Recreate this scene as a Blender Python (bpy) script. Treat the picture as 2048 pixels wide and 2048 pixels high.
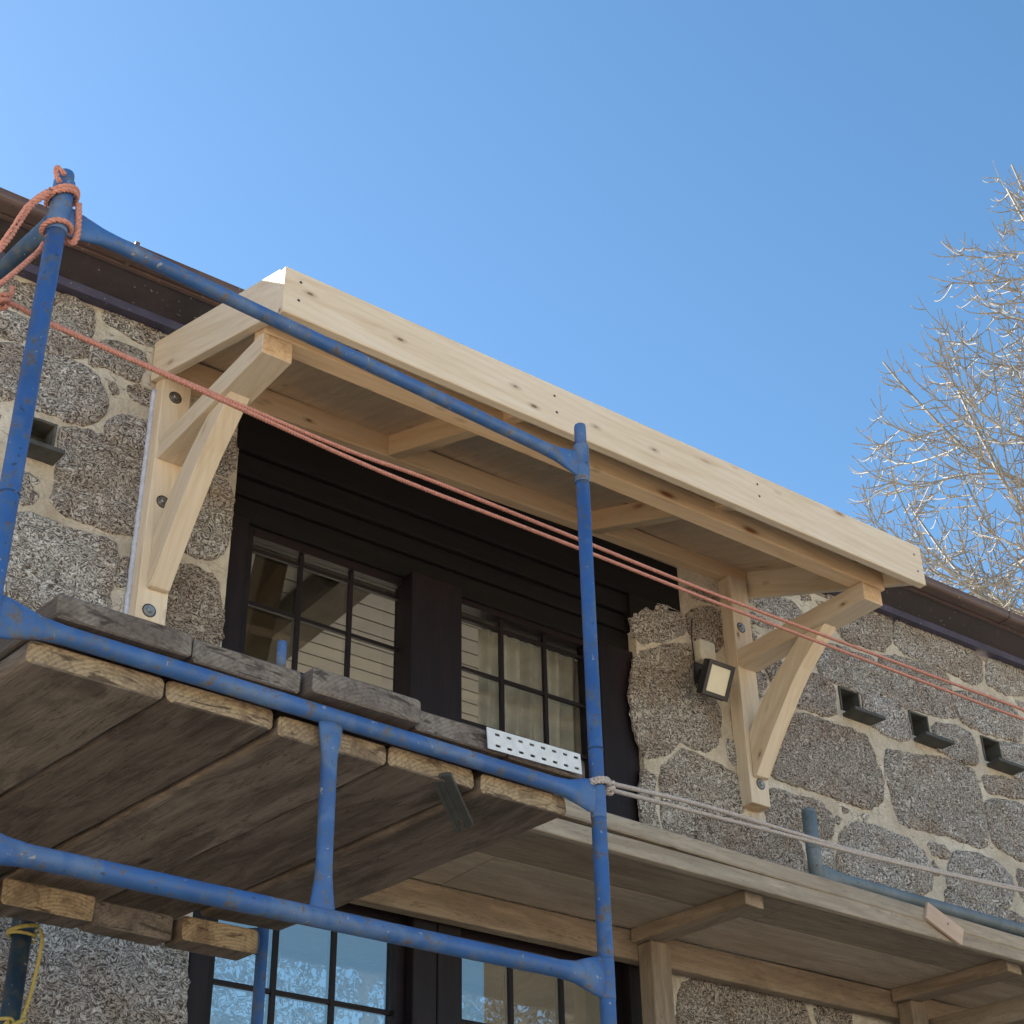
import bpy, bmesh, math, random
import numpy as np
from mathutils import Vector, Matrix, noise as mnoise

scene = bpy.context.scene
for _o in list(bpy.data.objects):
    bpy.data.objects.remove(_o)

# ------------------------------------------------------------------ camera, sky, sun, exposure
cam_d = bpy.data.cameras.new('camera')
cam = bpy.data.objects.new('camera', cam_d)
scene.collection.objects.link(cam)
R_ = Vector((0.8012239, -0.5981265, -0.0168812))
U_ = Vector((-0.3096843, -0.4386491, 0.8436128))
F_ = Vector((0.5119921, 0.6706949, 0.5366865))
m = Matrix((R_, U_, -F_)).transposed().to_4x4()
m.translation = Vector((0, -6.0, 1.6))
cam.matrix_world = m
cam_d.sensor_width = 36.0
cam_d.lens = 3236.64 / 2048 * 36.0
cam_d.clip_start = 0.05
cam_d.clip_end = 2000
scene.camera = cam

SUN = Vector((-0.45, 1.0, 0.79)).normalized()
world = bpy.data.worlds.new("World")
scene.world = world
world.use_nodes = True
wn = world.node_tree.nodes
wl = world.node_tree.links
wn.clear()
sky = wn.new('ShaderNodeTexSky')
sky.sky_type = 'NISHITA'
sky.sun_disc = False
sky.sun_elevation = math.asin(SUN.z)
sky.sun_rotation = math.atan2(SUN.x, SUN.y)
sky.altitude = 0
sky.air_density = 1.0
sky.dust_density = 0.25
sky.ozone_density = 1.2
bg = wn.new('ShaderNodeBackground')
bg.inputs['Strength'].default_value = 0.075
wo = wn.new('ShaderNodeOutputWorld')
hs = wn.new('ShaderNodeHueSaturation')
hs.inputs['Saturation'].default_value = 1.18
hs.inputs['Hue'].default_value = 0.494
wl.new(sky.outputs[0], hs.inputs['Color'])
wl.new(hs.outputs[0], bg.inputs[0])
wl.new(bg.outputs[0], wo.inputs[0])

sun_d = bpy.data.lights.new('sun', 'SUN')
sun_d.energy = 5.0
sun_d.angle = math.radians(0.5)
sun_d.color = (1.0, 0.93, 0.82)
sun = bpy.data.objects.new('sun', sun_d)
scene.collection.objects.link(sun)
sun.rotation_euler = (-SUN).to_track_quat('-Z', 'Y').to_euler()
sun.location = (0, 0, 30)

scene.view_settings.view_transform = 'Standard'
scene.view_settings.look = 'None'
scene.view_settings.exposure = 1.7
scene.view_settings.gamma = 1.0
scene.view_settings.use_curve_mapping = False
scene.render.engine = 'CYCLES'
scene.cycles.max_bounces = 8
scene.cycles.diffuse_bounces = 4
scene.cycles.transparent_max_bounces = 12

# ------------------------------------------------------------------ helpers
random.seed(7)
RND = random.Random(11)
WM = {}


def put(name, mesh, M, parent=None, mat=None):
    o = bpy.data.objects.new(name, mesh)
    scene.collection.objects.link(o)
    if mat is not None:
        for mm in (mat if isinstance(mat, (list, tuple)) else [mat]):
            if mesh.materials.find(mm.name) < 0:
                mesh.materials.append(mm)
    WM[o.name] = M.copy()
    if parent is not None:
        o.parent = parent
        o.matrix_basis = WM[parent.name].inverted() @ M
    else:
        o.matrix_basis = M
    return o


def tag(o, label=None, cat=None, group=None, kind=None):
    if label: o['label'] = label
    if cat: o['category'] = cat
    if group: o['group'] = group
    if kind: o['kind'] = kind
    return o


def thing(name, loc, label, cat, group=None):
    return tag(put(name, None, Matrix.Translation(Vector(loc))), label, cat, group)


def frame(p0, p1, up=(0, 0, 1)):
    p0 = Vector(p0); p1 = Vector(p1)
    x = (p1 - p0).normalized()
    z = Vector(up) - x * x.dot(Vector(up))
    z.normalize()
    y = z.cross(x)
    M = Matrix((x, y, z)).transposed().to_4x4()
    M.translation = p0
    return M, (p1 - p0).length


def mesh_from(name, verts, faces, smooth=False):
    me = bpy.data.meshes.new(name)
    me.from_pydata([tuple(v) for v in verts], [], faces)
    me.update()
    if smooth:
        me.polygons.foreach_set('use_smooth', [True] * len(me.polygons))
    return me


def fix(me, bevel=0.0, seg=1):
    bm = bmesh.new(); bm.from_mesh(me)
    bmesh.ops.recalc_face_normals(bm, faces=bm.faces)
    if bevel > 0:
        ed = [e for e in bm.edges if e.is_manifold and e.calc_face_angle(0) > 0.5]
        bmesh.ops.bevel(bm, geom=ed, offset=bevel, segments=seg, affect='EDGES', profile=0.6)
    bm.to_mesh(me); bm.free()
    return me


def board(name, p0, p1, w, h, mat, parent=None, up=(0, 0, 1), bev=0.004, seg=1, end=None):
    """sawn board: axis p0->p1 (local X), w across (local Y), h along up (local Z); centred on the axis"""
    M, L = frame(p0, p1, up)
    v = [(x, y, z) for x in (0, L) for y in (-w/2, w/2) for z in (-h/2, h/2)]
    f = [(0, 1, 3, 2), (4, 6, 7, 5), (0, 4, 5, 1), (2, 3, 7, 6), (0, 2, 6, 4), (1, 5, 7, 3)]
    me = fix(mesh_from(name, v, f), bev, seg)
    mats = [mat]
    if end is not None:
        mats.append(end)
    o = put(name, me, M, parent, mats)
    if end is not None:
        for p in me.polygons:
            if abs(p.normal.x) > 0.8:
                p.material_index = 1
    return o


def aabox(name, lo, hi, mat, parent=None, bev=0.0):
    lo = Vector(lo); hi = Vector(hi); c = (lo + hi) / 2; d = hi - lo
    ax = max(range(3), key=lambda i: d[i])
    if ax == 0:
        return board(name, (lo.x, c.y, c.z), (hi.x, c.y, c.z), d.y, d.z, mat, parent, (0, 0, 1), bev)
    if ax == 1:
        return board(name, (c.x, lo.y, c.z), (c.x, hi.y, c.z), d.x, d.z, mat, parent, (0, 0, 1), bev)
    return board(name, (c.x, c.y, lo.z), (c.x, c.y, hi.z), d.x, d.y, mat, parent, (0, 1, 0), bev)


def prism(name, M, outline, t, mat, parent=None, bev=0.003):
    """outline in local X,Z extruded t along local Y (0..t)"""
    n = len(outline)
    v = [(x, 0, z) for x, z in outline] + [(x, t, z) for x, z in outline]
    f = [tuple(range(n)), tuple(range(2*n-1, n-1, -1))] + [(i, i+n, (i+1) % n+n, (i+1) % n) for i in range(n)]
    me = fix(mesh_from(name, v, f), bev)
    return put(name, me, M, parent, mat)


def catmull(P, step):
    P = [Vector(p) for p in P]
    Q = [P[0]*2-P[1]] + P + [P[-1]*2-P[-2]]
    out = []
    for i in range(1, len(Q)-2):
        a, b, c, d = Q[i-1:i+3]
        n = max(2, int((c-b).length/step))
        for k in range(n):
            t = k/n
            out.append(0.5*((2*b)+(-a+c)*t+(2*a-5*b+4*c-d)*t*t+(-a+3*b-3*c+d)*t**3))
    out.append(P[-1])
    return out


def loft_data(path, radii, sides, up=(0, 0, 1), cap=True, off=0):
    """radii: (a along up, b across) per point"""
    V = []; Fc = []
    n = len(path)
    upv = Vector(up)
    for i, p in enumerate(path):
        t = (path[min(i+1, n-1)] - path[max(i-1, 0)])
        t.normalize()
        z = upv - t*t.dot(upv)
        if z.length < 1e-4:
            z = Vector((1, 0, 0)) - t*t.x
        z.normalize(); y = z.cross(t)
        a, b = radii[i] if isinstance(radii, list) else radii
        for k in range(sides):
            an = 2*math.pi*k/sides
            V.append(p + z*(a*math.cos(an)) + y*(b*math.sin(an)))
    for i in range(n-1):
        for k in range(sides):
            k2 = (k+1) % sides
            Fc.append((off+i*sides+k, off+i*sides+k2, off+(i+1)*sides+k2, off+(i+1)*sides+k))
    if cap:
        Fc.append(tuple(off+k for k in range(sides))[::-1])
        Fc.append(tuple(off+(n-1)*sides+k for k in range(sides)))
    return V, Fc


def tube(name, path, radii, mat, parent=None, sides=20, up=(0, 0, 1), smooth=True):
    path = [Vector(p) for p in path]
    o0 = path[0].copy()
    V, Fc = loft_data([p-o0 for p in path], radii, sides, up)
    me = mesh_from(name, V, Fc, smooth)
    for p in me.polygons:
        if len(p.vertices) > 4: p.use_smooth = False
    return put(name, me, Matrix.Translation(o0), parent, mat)


def rope(name, pts, r, pitch, mat, parent=None, strands=3, sides=6, step=None, fuzz=0.0):
    step = step or pitch/9
    P = catmull(pts, step)
    o0 = P[0].copy()
    V = []; Fc = []
    n = len(P)
    T = [(P[min(i+1, n-1)]-P[max(i-1, 0)]).normalized() for i in range(n)]
    nrm = T[0].orthogonal().normalized()
    N = []
    for i in range(n):
        nrm = (nrm - T[i]*nrm.dot(T[i])).normalized()
        N.append(nrm.copy())
    s = 0; S = [0]
    for i in range(1, n):
        s += (P[i]-P[i-1]).length; S.append(s)
    rr = r*0.54; ro = r*0.5
    for k in range(strands):
        path = []
        for i in range(n):
            an = 2*math.pi*(S[i]/pitch + k/strands)
            B = T[i].cross(N[i])
            path.append(P[i]-o0 + (N[i]*math.cos(an)+B*math.sin(an))*ro*(1+fuzz*mnoise.noise(P[i]*60)))
        v, f = loft_data(path, (rr, rr), sides, up=N[0], off=len(V))
        V += v; Fc += f
    me = mesh_from(name, V, Fc, True)
    return put(name, me, Matrix.Translation(o0), parent, mat)


# ------------------------------------------------------------------ materials
def newmat(name):
    mt = bpy.data.materials.new(name); mt.use_nodes = True
    nt = mt.node_tree
    b = nt.nodes['Principled BSDF']
    return mt, nt, b


def N(nt, typ, **kw):
    nd = nt.nodes.new(typ)
    for k, v in kw.items():
        if k.startswith('i_'):
            nd.inputs[k[2:].replace('_', ' ')].default_value = v
        else:
            setattr(nd, k, v)
    return nd


def ramp(nt, src, stops, interp='LINEAR'):
    r = nt.nodes.new('ShaderNodeValToRGB')
    r.color_ramp.interpolation = interp
    e = r.color_ramp.elements
    while len(e) < len(stops): e.new(0.5)
    for i, (p, c) in enumerate(stops):
        e[i].position = p
        e[i].color = (c[0], c[1], c[2], 1) if isinstance(c, (tuple, list)) else (c, c, c, 1)
    nt.links.new(src, r.inputs[0])
    return r.outputs[0]


def mix(nt, fac, a, b, mode='MIX'):
    mx = nt.nodes.new('ShaderNodeMix'); mx.data_type = 'RGBA'; mx.blend_type = mode
    for sock, val in ((mx.inputs[0], fac), (mx.inputs[6], a), (mx.inputs[7], b)):
        if hasattr(val, 'is_output'): nt.links.new(val, sock)
        elif isinstance(val, (tuple, list)): sock.default_value = (*val, 1)
        else: sock.default_value = val
    return mx.outputs[2]


def coords(nt, scale=(1, 1, 1), rnd=True, objspace=True):
    tc = nt.nodes.new('ShaderNodeTexCoord')
    mp = nt.nodes.new('ShaderNodeMapping')
    mp.inputs['Scale'].default_value = scale
    src = tc.outputs['Object']
    if not objspace:
        g = nt.nodes.new('ShaderNodeNewGeometry'); src = g.outputs['Position']
    if rnd:
        oi = nt.nodes.new('ShaderNodeObjectInfo')
        vm = nt.nodes.new('ShaderNodeVectorMath'); vm.operation = 'MULTIPLY'
        vm.inputs[1].default_value = (37.0, 37.0, 37.0)
        cx = nt.nodes.new('ShaderNodeCombineXYZ')
        for k in range(3): nt.links.new(oi.outputs['Random'], cx.inputs[k])
        nt.links.new(cx.outputs[0], vm.inputs[0])
        ad = nt.nodes.new('ShaderNodeVectorMath'); ad.operation = 'ADD'
        nt.links.new(src, ad.inputs[0]); nt.links.new(vm.outputs[0], ad.inputs[1])
        src = ad.outputs[0]
    nt.links.new(src, mp.inputs['Vector'])
    return mp.outputs[0]


def noise(nt, vec, scale, detail=4, rough=0.55, dist=0.0):
    n = nt.nodes.new('ShaderNodeTexNoise')
    n.inputs['Scale'].default_value = scale
    n.inputs['Detail'].default_value = detail
    n.inputs['Roughness'].default_value = rough
    n.inputs['Distortion'].default_value = dist
    nt.links.new(vec, n.inputs['Vector'])
    return n.outputs['Fac']


def bump(nt, b, h, strength, dist=0.01):
    bn = nt.nodes.new('ShaderNodeBump')
    bn.inputs['Strength'].default_value = strength
    bn.inputs['Distance'].default_value = dist
    nt.links.new(h, bn.inputs['Height'])
    nt.links.new(bn.outputs[0], b.inputs['Normal'])


def wood_mat(name, light, mid, dark, knot, knot_size=0.09, grain=1.0, rough=0.6, stain=0.0, staincol=(0.1, 0.08, 0.06), bumps=0.25):
    mt, nt, b = newmat(name)
    v = coords(nt, (0.9, 9, 9))
    g1 = noise(nt, v, 1.5*grain, 5, 0.6, 0.6)
    w = nt.nodes.new('ShaderNodeTexWave'); w.wave_type = 'BANDS'; w.bands_direction = 'DIAGONAL'
    w.inputs['Scale'].default_value = 1.6*grain
    w.inputs['Distortion'].default_value = 5.5
    w.inputs['Detail'].default_value = 3
    w.inputs['Detail Scale'].default_value = 0.7
    nt.links.new(v, w.inputs['Vector'])
    v2 = coords(nt, (6, 160, 160))
    g2 = noise(nt, v2, 1.0, 3, 0.6)
    c = ramp(nt, g1, [(0.25, dark), (0.5, mid), (0.72, light)])
    c = mix(nt, ramp(nt, w.outputs[1], [(0.55, 0.0), (1.0, 0.22)]), c, dark)
    c = mix(nt, ramp(nt, g2, [(0.35, 0.22), (0.62, 0.0)]), c, dark)
    # knots
    vk = coords(nt, (1.5, 5.0, 5.0))
    vo = nt.nodes.new('ShaderNodeTexVoronoi'); vo.inputs['Scale'].default_value = 1.0
    nt.links.new(vk, vo.inputs['Vector'])
    kf = ramp(nt, vo.outputs['Distance'], [(knot_size*0.6, 1.0), (knot_size*0.85, 0.6), (knot_size*1.3, 0.12), (knot_size*2.2, 0.0)])
    c = mix(nt, kf, c, knot)
    if 'pine' in name:
        v5 = coords(nt, (3.2, 7.5, 7.5))
        vp = nt.nodes.new('ShaderNodeTexVoronoi'); vp.inputs['Scale'].default_value = 1.0
        nt.links.new(v5, vp.inputs['Vector'])
        c = mix(nt, ramp(nt, vp.outputs['Distance'], [(0.045, 0.9), (0.065, 0.35), (0.16, 0.0)]), c, (0.16, 0.08, 0.045))
    if stain > 0:
        vs = coords(nt, (1.0, 3.4, 3.4))
        sf = ramp(nt, noise(nt, vs, 2.6, 6, 0.7, 0.8), [(0.44, 0.0), (0.60, stain)])
        c = mix(nt, sf, c, staincol)
        vc = coords(nt, (1.3, 14, 14))
        cf = ramp(nt, noise(nt, vc, 1.6, 4, 0.6, 1.2), [(0.485, 0.0), (0.50, stain), (0.515, 0.0)])
        c = mix(nt, cf, c, tuple(q*0.35 for q in staincol))
    oi = nt.nodes.new('ShaderNodeObjectInfo')
    c = mix(nt, 1.0, c, ramp(nt, oi.outputs['Random'], [(0, (0.86, 0.86, 0.87)), (1, (1.0, 0.99, 0.97))]), 'MULTIPLY')
    nt.links.new(c, b.inputs['Base Color'])
    b.inputs['Roughness'].default_value = rough
    b.inputs['Specular IOR Level'].default_value = 0.25
    bump(nt, b, g2, bumps, 0.004)
    return mt


PINE = wood_mat('fresh_pine', (0.80, 0.71, 0.58), (0.76, 0.655, 0.505), (0.62, 0.475, 0.32), (0.26, 0.11, 0.05), 0.075)
PINE_W = wood_mat('warm_bounce_pine', (0.82, 0.65, 0.45), (0.78, 0.58, 0.375), (0.66, 0.44, 0.25), (0.24, 0.10, 0.045), 0.095)  # warmer inner timbers; part of the orange is bounce light put into colour
PINE_PANEL = wood_mat('pine_ply', (0.80, 0.65, 0.48), (0.75, 0.59, 0.42), (0.62, 0.45, 0.30), (0.10, 0.055, 0.04), 0.08, stain=0.25, staincol=(0.48, 0.39, 0.30))
PLANK = wood_mat('weathered_plank', (0.36, 0.295, 0.235), (0.31, 0.25, 0.195), (0.20, 0.155, 0.12), (0.06, 0.04, 0.03), 0.07, stain=0.65, staincol=(0.085, 0.065, 0.05), rough=0.85, bumps=0.8)
PLANK_D = wood_mat('dark_weathered_plank', (0.25, 0.20, 0.16), (0.21, 0.165, 0.13), (0.13, 0.10, 0.078), (0.05, 0.035, 0.03), 0.07, stain=0.6, staincol=(0.06, 0.045, 0.035), rough=0.85, bumps=0.8)
PLANK_G = wood_mat('grey_plank', (0.25, 0.20, 0.165), (0.19, 0.155, 0.13), (0.10, 0.08, 0.068), (0.07, 0.05, 0.045), 0.07, stain=0.5, staincol=(0.12, 0.10, 0.09), rough=0.9, bumps=1.0)
PLANK_T = wood_mat('tan_plank_end', (0.42, 0.31, 0.185), (0.33, 0.235, 0.14), (0.20, 0.13, 0.08), (0.08, 0.04, 0.03), 0.09, grain=2.0, stain=0.5, staincol=(0.14, 0.085, 0.05), rough=0.85, bumps=0.8)
PORCH = wood_mat('porch_timber', (0.58, 0.49, 0.375), (0.50, 0.41, 0.31), (0.36, 0.28, 0.20), (0.09, 0.06, 0.04), 0.06, stain=0.35, staincol=(0.30, 0.235, 0.17), rough=0.8, bumps=0.5)
PORCH_M = wood_mat('porch_board_brown', (0.42, 0.34, 0.255), (0.35, 0.28, 0.205), (0.22, 0.17, 0.12), (0.08, 0.05, 0.04), 0.07, stain=0.4, staincol=(0.19, 0.15, 0.11), rough=0.8, bumps=0.5)
PORCH_D = wood_mat('porch_beam_timber', (0.36, 0.285, 0.21), (0.30, 0.235, 0.17), (0.20, 0.15, 0.105), (0.06, 0.04, 0.03), 0.06, stain=0.4, staincol=(0.12, 0.085, 0.06), rough=0.8, bumps=0.5)
PORCH_EDGE = wood_mat('porch_edge_timber', (0.50, 0.43, 0.34), (0.42, 0.35, 0.27), (0.28, 0.22, 0.165), (0.1, 0.07, 0.05), 0.05, stain=0.4, staincol=(0.25, 0.22, 0.18), rough=0.85, bumps=0.6)
DARKWOOD = wood_mat('dark_stained_timber', (0.019, 0.010, 0.012), (0.012, 0.007, 0.009), (0.007, 0.004, 0.005), (0.01, 0.006, 0.006), 0.04, rough=0.5, bumps=0.3)


BLACKBEAM = wood_mat('blackened_beam', (0.012, 0.010, 0.010), (0.007, 0.006, 0.006), (0.003, 0.003, 0.003), (0.004, 0.003, 0.003), 0.04, rough=0.8, bumps=0.8)


def endgrain(name, light, dark, crack, gscale=26, rough=0.85):
    mt, nt, b = newmat(name)
    v = coords(nt, (1, 1, 1))
    mp = nt.nodes.new('ShaderNodeMapping'); mp.inputs['Location'].default_value = (0, 0.07, 0.19)
    tc = nt.nodes.new('ShaderNodeTexCoord'); nt.links.new(tc.outputs['Object'], mp.inputs[0])
    w = nt.nodes.new('ShaderNodeTexWave'); w.wave_type = 'RINGS'; w.rings_direction = 'X'
    w.inputs['Scale'].default_value = gscale; w.inputs['Distortion'].default_value = 1.6
    w.inputs['Detail'].default_value = 2; w.inputs['Detail Scale'].default_value = 3
    nt.links.new(mp.outputs[0], w.inputs['Vector'])
    n1 = noise(nt, v, 9, 4, 0.6, 0.5); n2 = noise(nt, v, 60, 3, 0.6)
    vs = coords(nt, (3, 7, 40)); n3 = noise(nt, vs, 1.0, 4, 0.6, 0.8)
    c = ramp(nt, w.outputs[1], [(0.2, light), (0.9, tuple(a*0.62+d*0.38 for a, d in zip(light, dark)))])
    c = mix(nt, ramp(nt, n1, [(0.42, 0.0), (0.62, 0.75)]), c, dark)
    c = mix(nt, ramp(nt, n3, [(0.36, 0.8), (0.43, 0.0)]), c, crack)
    c = mix(nt, ramp(nt, n2, [(0.40, 0.35), (0.5, 0.0)]), c, crack)
    nt.links.new(c, b.inputs['Base Color'])
    b.inputs['Roughness'].default_value = rough; b.inputs['Specular IOR Level'].default_value = 0.2
    bump(nt, b, n3, 0.5, 0.006)
    return mt


TAN_END = endgrain('tan_end_grain', (0.42, 0.32, 0.20), (0.17, 0.115, 0.075), (0.06, 0.04, 0.03))
GREY_END = endgrain('grey_end_grain', (0.25, 0.215, 0.18), (0.125, 0.10, 0.085), (0.045, 0.035, 0.03))
PINE_END = endgrain('pine_end_grain', (0.74, 0.58, 0.40), (0.60, 0.42, 0.25), (0.42, 0.27, 0.15), 40, 0.6)


def granite():
    mt, nt, b = newmat('granite')
    v = coords(nt, (1, 1, 1.3))
    n1 = noise(nt, v, 19, 3, 0.62, 5.0)
    n2 = noise(nt, v, 4.5, 4, 0.6)
    n3 = noise(nt, v, 80, 2, 0.6, 1.5)
    n4 = noise(nt, v, 11, 5, 0.65, 0.8)
    c = ramp(nt, n1, [(0.40, (0.10, 0.085, 0.075)), (0.46, (0.36, 0.325, 0.285)), (0.51, (0.64, 0.60, 0.55)), (0.565, (0.95, 0.94, 0.91))])
    c = mix(nt, ramp(nt, n2, [(0.44, 0.0), (0.68, 0.75)]), c, (0.74, 0.61, 0.50), 'MULTIPLY')
    c = mix(nt, ramp(nt, n4, [(0.52, 0.0), (0.72, 0.45)]), c, (0.52, 0.48, 0.43))
    c2 = mix(nt, ramp(nt, n3, [(0.40, 0.5), (0.5, 0.0)]), c, (0.09, 0.075, 0.065))
    oi = nt.nodes.new('ShaderNodeObjectInfo')
    c2 = mix(nt, 1.0, c2, ramp(nt, oi.outputs['Random'], [(0, (0.86, 0.78, 0.71)), (0.5, (1.04, 1.01, 0.97)), (1, (1.2, 1.19, 1.18))]), 'MULTIPLY')
    nt.links.new(c2, b.inputs['Base Color'])
    b.inputs['Roughness'].default_value = 0.8
    b.inputs['Specular IOR Level'].default_value = 0.35
    h = mix(nt, 0.3, n1, n3)
    bump(nt, b, h, 1.0, 0.05)
    return mt


def mortar():
    mt, nt, b = newmat('lime_mortar')
    v = coords(nt, (1, 1, 1), rnd=False)
    n1 = noise(nt, v, 3.0, 6, 0.65, 0.4)
    n2 = noise(nt, v, 40, 4, 0.6)
    c = ramp(nt, n1, [(0.3, (0.38, 0.32, 0.24)), (0.48, (0.54, 0.48, 0.385)), (0.66, (0.67, 0.62, 0.525))])
    c = mix(nt, ramp(nt, n2, [(0.35, 0.25), (0.5, 0.0)]), c, (0.25, 0.20, 0.15))
    # thin cracks
    vo = nt.nodes.new('ShaderNodeTexVoronoi'); vo.feature = 'DISTANCE_TO_EDGE'; vo.inputs['Scale'].default_value = 2.3
    vm = coords(nt, (1, 1, 2.2), rnd=False)
    ad = nt.nodes.new('ShaderNodeVectorMath'); ad.operation = 'ADD'
    nn = nt.nodes.new('ShaderNodeTexNoise'); nn.inputs['Scale'].default_value = 4
    nt.links.new(vm, nn.inputs['Vector']); nt.links.new(vm, ad.inputs[0]); nt.links.new(nn.outputs['Color'], ad.inputs[1])
    nt.links.new(ad.outputs[0], vo.inputs['Vector'])
    cr = ramp(nt, vo.outputs['Distance'], [(0.0, 0.85), (0.018, 0.0)])
    cr2 = mix(nt, ramp(nt, n1, [(0.46, 0.0), (0.52, 1.0)]), (0, 0, 0), cr)
    c = mix(nt, cr2, c, (0.10, 0.08, 0.06))
    nt.links.new(c, b.inputs['Base Color'])
    b.inputs['Roughness'].default_value = 0.9
    h = mix(nt, 0.5, n1, n2)
    bump(nt, b, h, 1.0, 0.035)
    return mt


GRANITE = granite()
MORTAR = mortar()


def paint(name, base, dark, rustcol=(0.16, 0.075, 0.04), grime=(0.13, 0.15, 0.10), rust=0.5, rough=0.42, g=0.5, metallic=0.0, fade=0.0):
    mt, nt, b = newmat(name)
    v = coords(nt, (1, 1, 1))
    n1 = noise(nt, v, 3.5, 5, 0.6)
    n2 = noise(nt, v, 22, 5, 0.7)
    n3 = noise(nt, v, 70, 3, 0.7)
    c = ramp(nt, n1, [(0.3, dark), (0.6, base)])
    c = mix(nt, ramp(nt, n2, [(0.50, 0.0), (0.66, g)]), c, grime)
    n5 = noise(nt, v, 6.5, 5, 0.6, 0.5)
    c = mix(nt, ramp(nt, n5, [(0.50, 0.0), (0.68, fade)]), c, (0.17, 0.24, 0.34))
    n6 = noise(nt, v, 48, 2, 0.5, 0.4)
    c = mix(nt, ramp(nt, n6, [(0.70, 0.0), (0.735, 0.7)]), c, (0.36, 0.36, 0.33))
    c = mix(nt, ramp(nt, n6, [(0.27, 0.8), (0.30, 0.0)]), c, (0.05, 0.045, 0.04))
    pp = nt.nodes.new('ShaderNodeMath'); pp.operation = 'MULTIPLY'
    nt.links.new(n2, pp.inputs[0]); nt.links.new(n3, pp.inputs[1])
    c = mix(nt, ramp(nt, pp.outputs[0], [(0.325, 0.0), (0.36, rust)]), c, rustcol)
    nt.links.new(c, b.inputs['Base Color'])
    nt.links.new(ramp(nt, n2, [(0.3, rough), (0.75, rough+0.3)]), b.inputs['Roughness'])
    b.inputs['Metallic'].default_value = metallic
    bump(nt, b, n2, 0.15, 0.003)
    return mt


BLUE = paint('blue_scaffold_paint', (0.044, 0.130, 0.34), (0.030, 0.090, 0.25), fade=0.5, g=0.6, rust=0.75)
BLUE_D = paint('dark_blue_scaffold_paint', (0.03, 0.075, 0.15), (0.02, 0.045, 0.09))
GREYPIPE = paint('grey_blue_pipe_paint', (0.16, 0.20, 0.23), (0.10, 0.13, 0.15), rust=0.3)
BROWNP = paint('brown_gutter', (0.105, 0.068, 0.062), (0.078, 0.050, 0.048), rust=0.1, g=0.15, rough=0.4)
SOFFIT = paint('dark_soffit_paint', (0.035, 0.027, 0.032), (0.025, 0.02, 0.024), rust=0.0, g=0.1, rough=0.5)
PLATEB = paint('blue_grey_wall_plate', (0.065, 0.060, 0.115), (0.04, 0.038, 0.075), rust=0.0, g=0.2, rough=0.5)


def plain(name, col, rough=0.5, metallic=0.0, var=0.15, scale=12, spec=0.5):
    mt, nt, b = newmat(name)
    v = coords(nt, (1, 1, 1))
    n1 = noise(nt, v, scale, 5, 0.6)
    c = ramp(nt, n1, [(0.3, tuple(x*(1-var) for x in col)), (0.7, tuple(min(1, x*(1+var)) for x in col))])
    nt.links.new(c, b.inputs['Base Color'])
    b.inputs['Roughness'].default_value = rough
    b.inputs['Metallic'].default_value = metallic
    b.inputs['Specular IOR Level'].default_value = spec
    return mt


STEEL = plain('zinc_steel', (0.36, 0.36, 0.35), 0.42, 1.0, 0.2, 40)
BLACKM = plain('black_metal', (0.02, 0.02, 0.023), 0.4)
LENS = plain('cream_led_lens', (0.72, 0.68, 0.52), 0.25, 0, 0.06, 8)
CREAM = plain('cream_plastic', (0.55, 0.53, 0.44), 0.5)
WHITEM = plain('white_slotted_metal', (0.66, 0.68, 0.68), 0.45, 0, 0.12, 30)
SLATE = plain('slate', (0.060, 0.062, 0.058), 0.7, 0, 0.3, 15)
RECESS = plain('recess_lining', (0.075, 0.075, 0.065), 0.9, 0, 0.4, 12)
PINKROPE = plain('pink_rope_fibre', (0.56, 0.26, 0.20), 0.85, 0, 0.25, 120, 0.2)
WHITEROPE = plain('white_rope_fibre', (0.48, 0.42, 0.38), 0.9, 0, 0.3, 120, 0.2)
YELLOWROPE = plain('yellow_cord_fibre', (0.46, 0.38, 0.13), 0.85, 0, 0.25, 120, 0.2)
SEALANT = plain('sealant', (0.50, 0.53, 0.62), 0.6, 0, 0.2, 40)
CURTAIN = plain('curtain_cloth', (0.42, 0.385, 0.35), 0.95, 0, 0.25, 6, 0.1)
CEIL = plain('white_board_ceiling', (0.285, 0.28, 0.275), 0.7, 0, 0.08, 5)
DARKGAP = plain('dark_joint', (0.03, 0.025, 0.02), 0.9)
PLASTER = plain('cream_plaster', (0.45, 0.42, 0.38), 0.9, 0, 0.1, 3)
SLATEROOF = plain('slate_roof', (0.10, 0.10, 0.11), 0.7, 0, 0.3, 3)
DARKBARK = plain('dark_bark', (0.055, 0.05, 0.042), 0.8, 0, 0.3, 9, 0.2)  # darker bark tone for the two trees mirrored in the doors
TRUSS = plain('old_truss_timber', (0.065, 0.058, 0.048), 0.8, 0, 0.3, 5, 0.2)
BARK = plain('pale_twig_bark', (0.23, 0.222, 0.20), 0.7, 0, 0.35, 9, 0.35)
OFFCUT = wood_mat('pinkish_offcut', (0.66, 0.50, 0.40), (0.60, 0.45, 0.35), (0.52, 0.38, 0.28), (0.2, 0.1, 0.07), 0.05)


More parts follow.
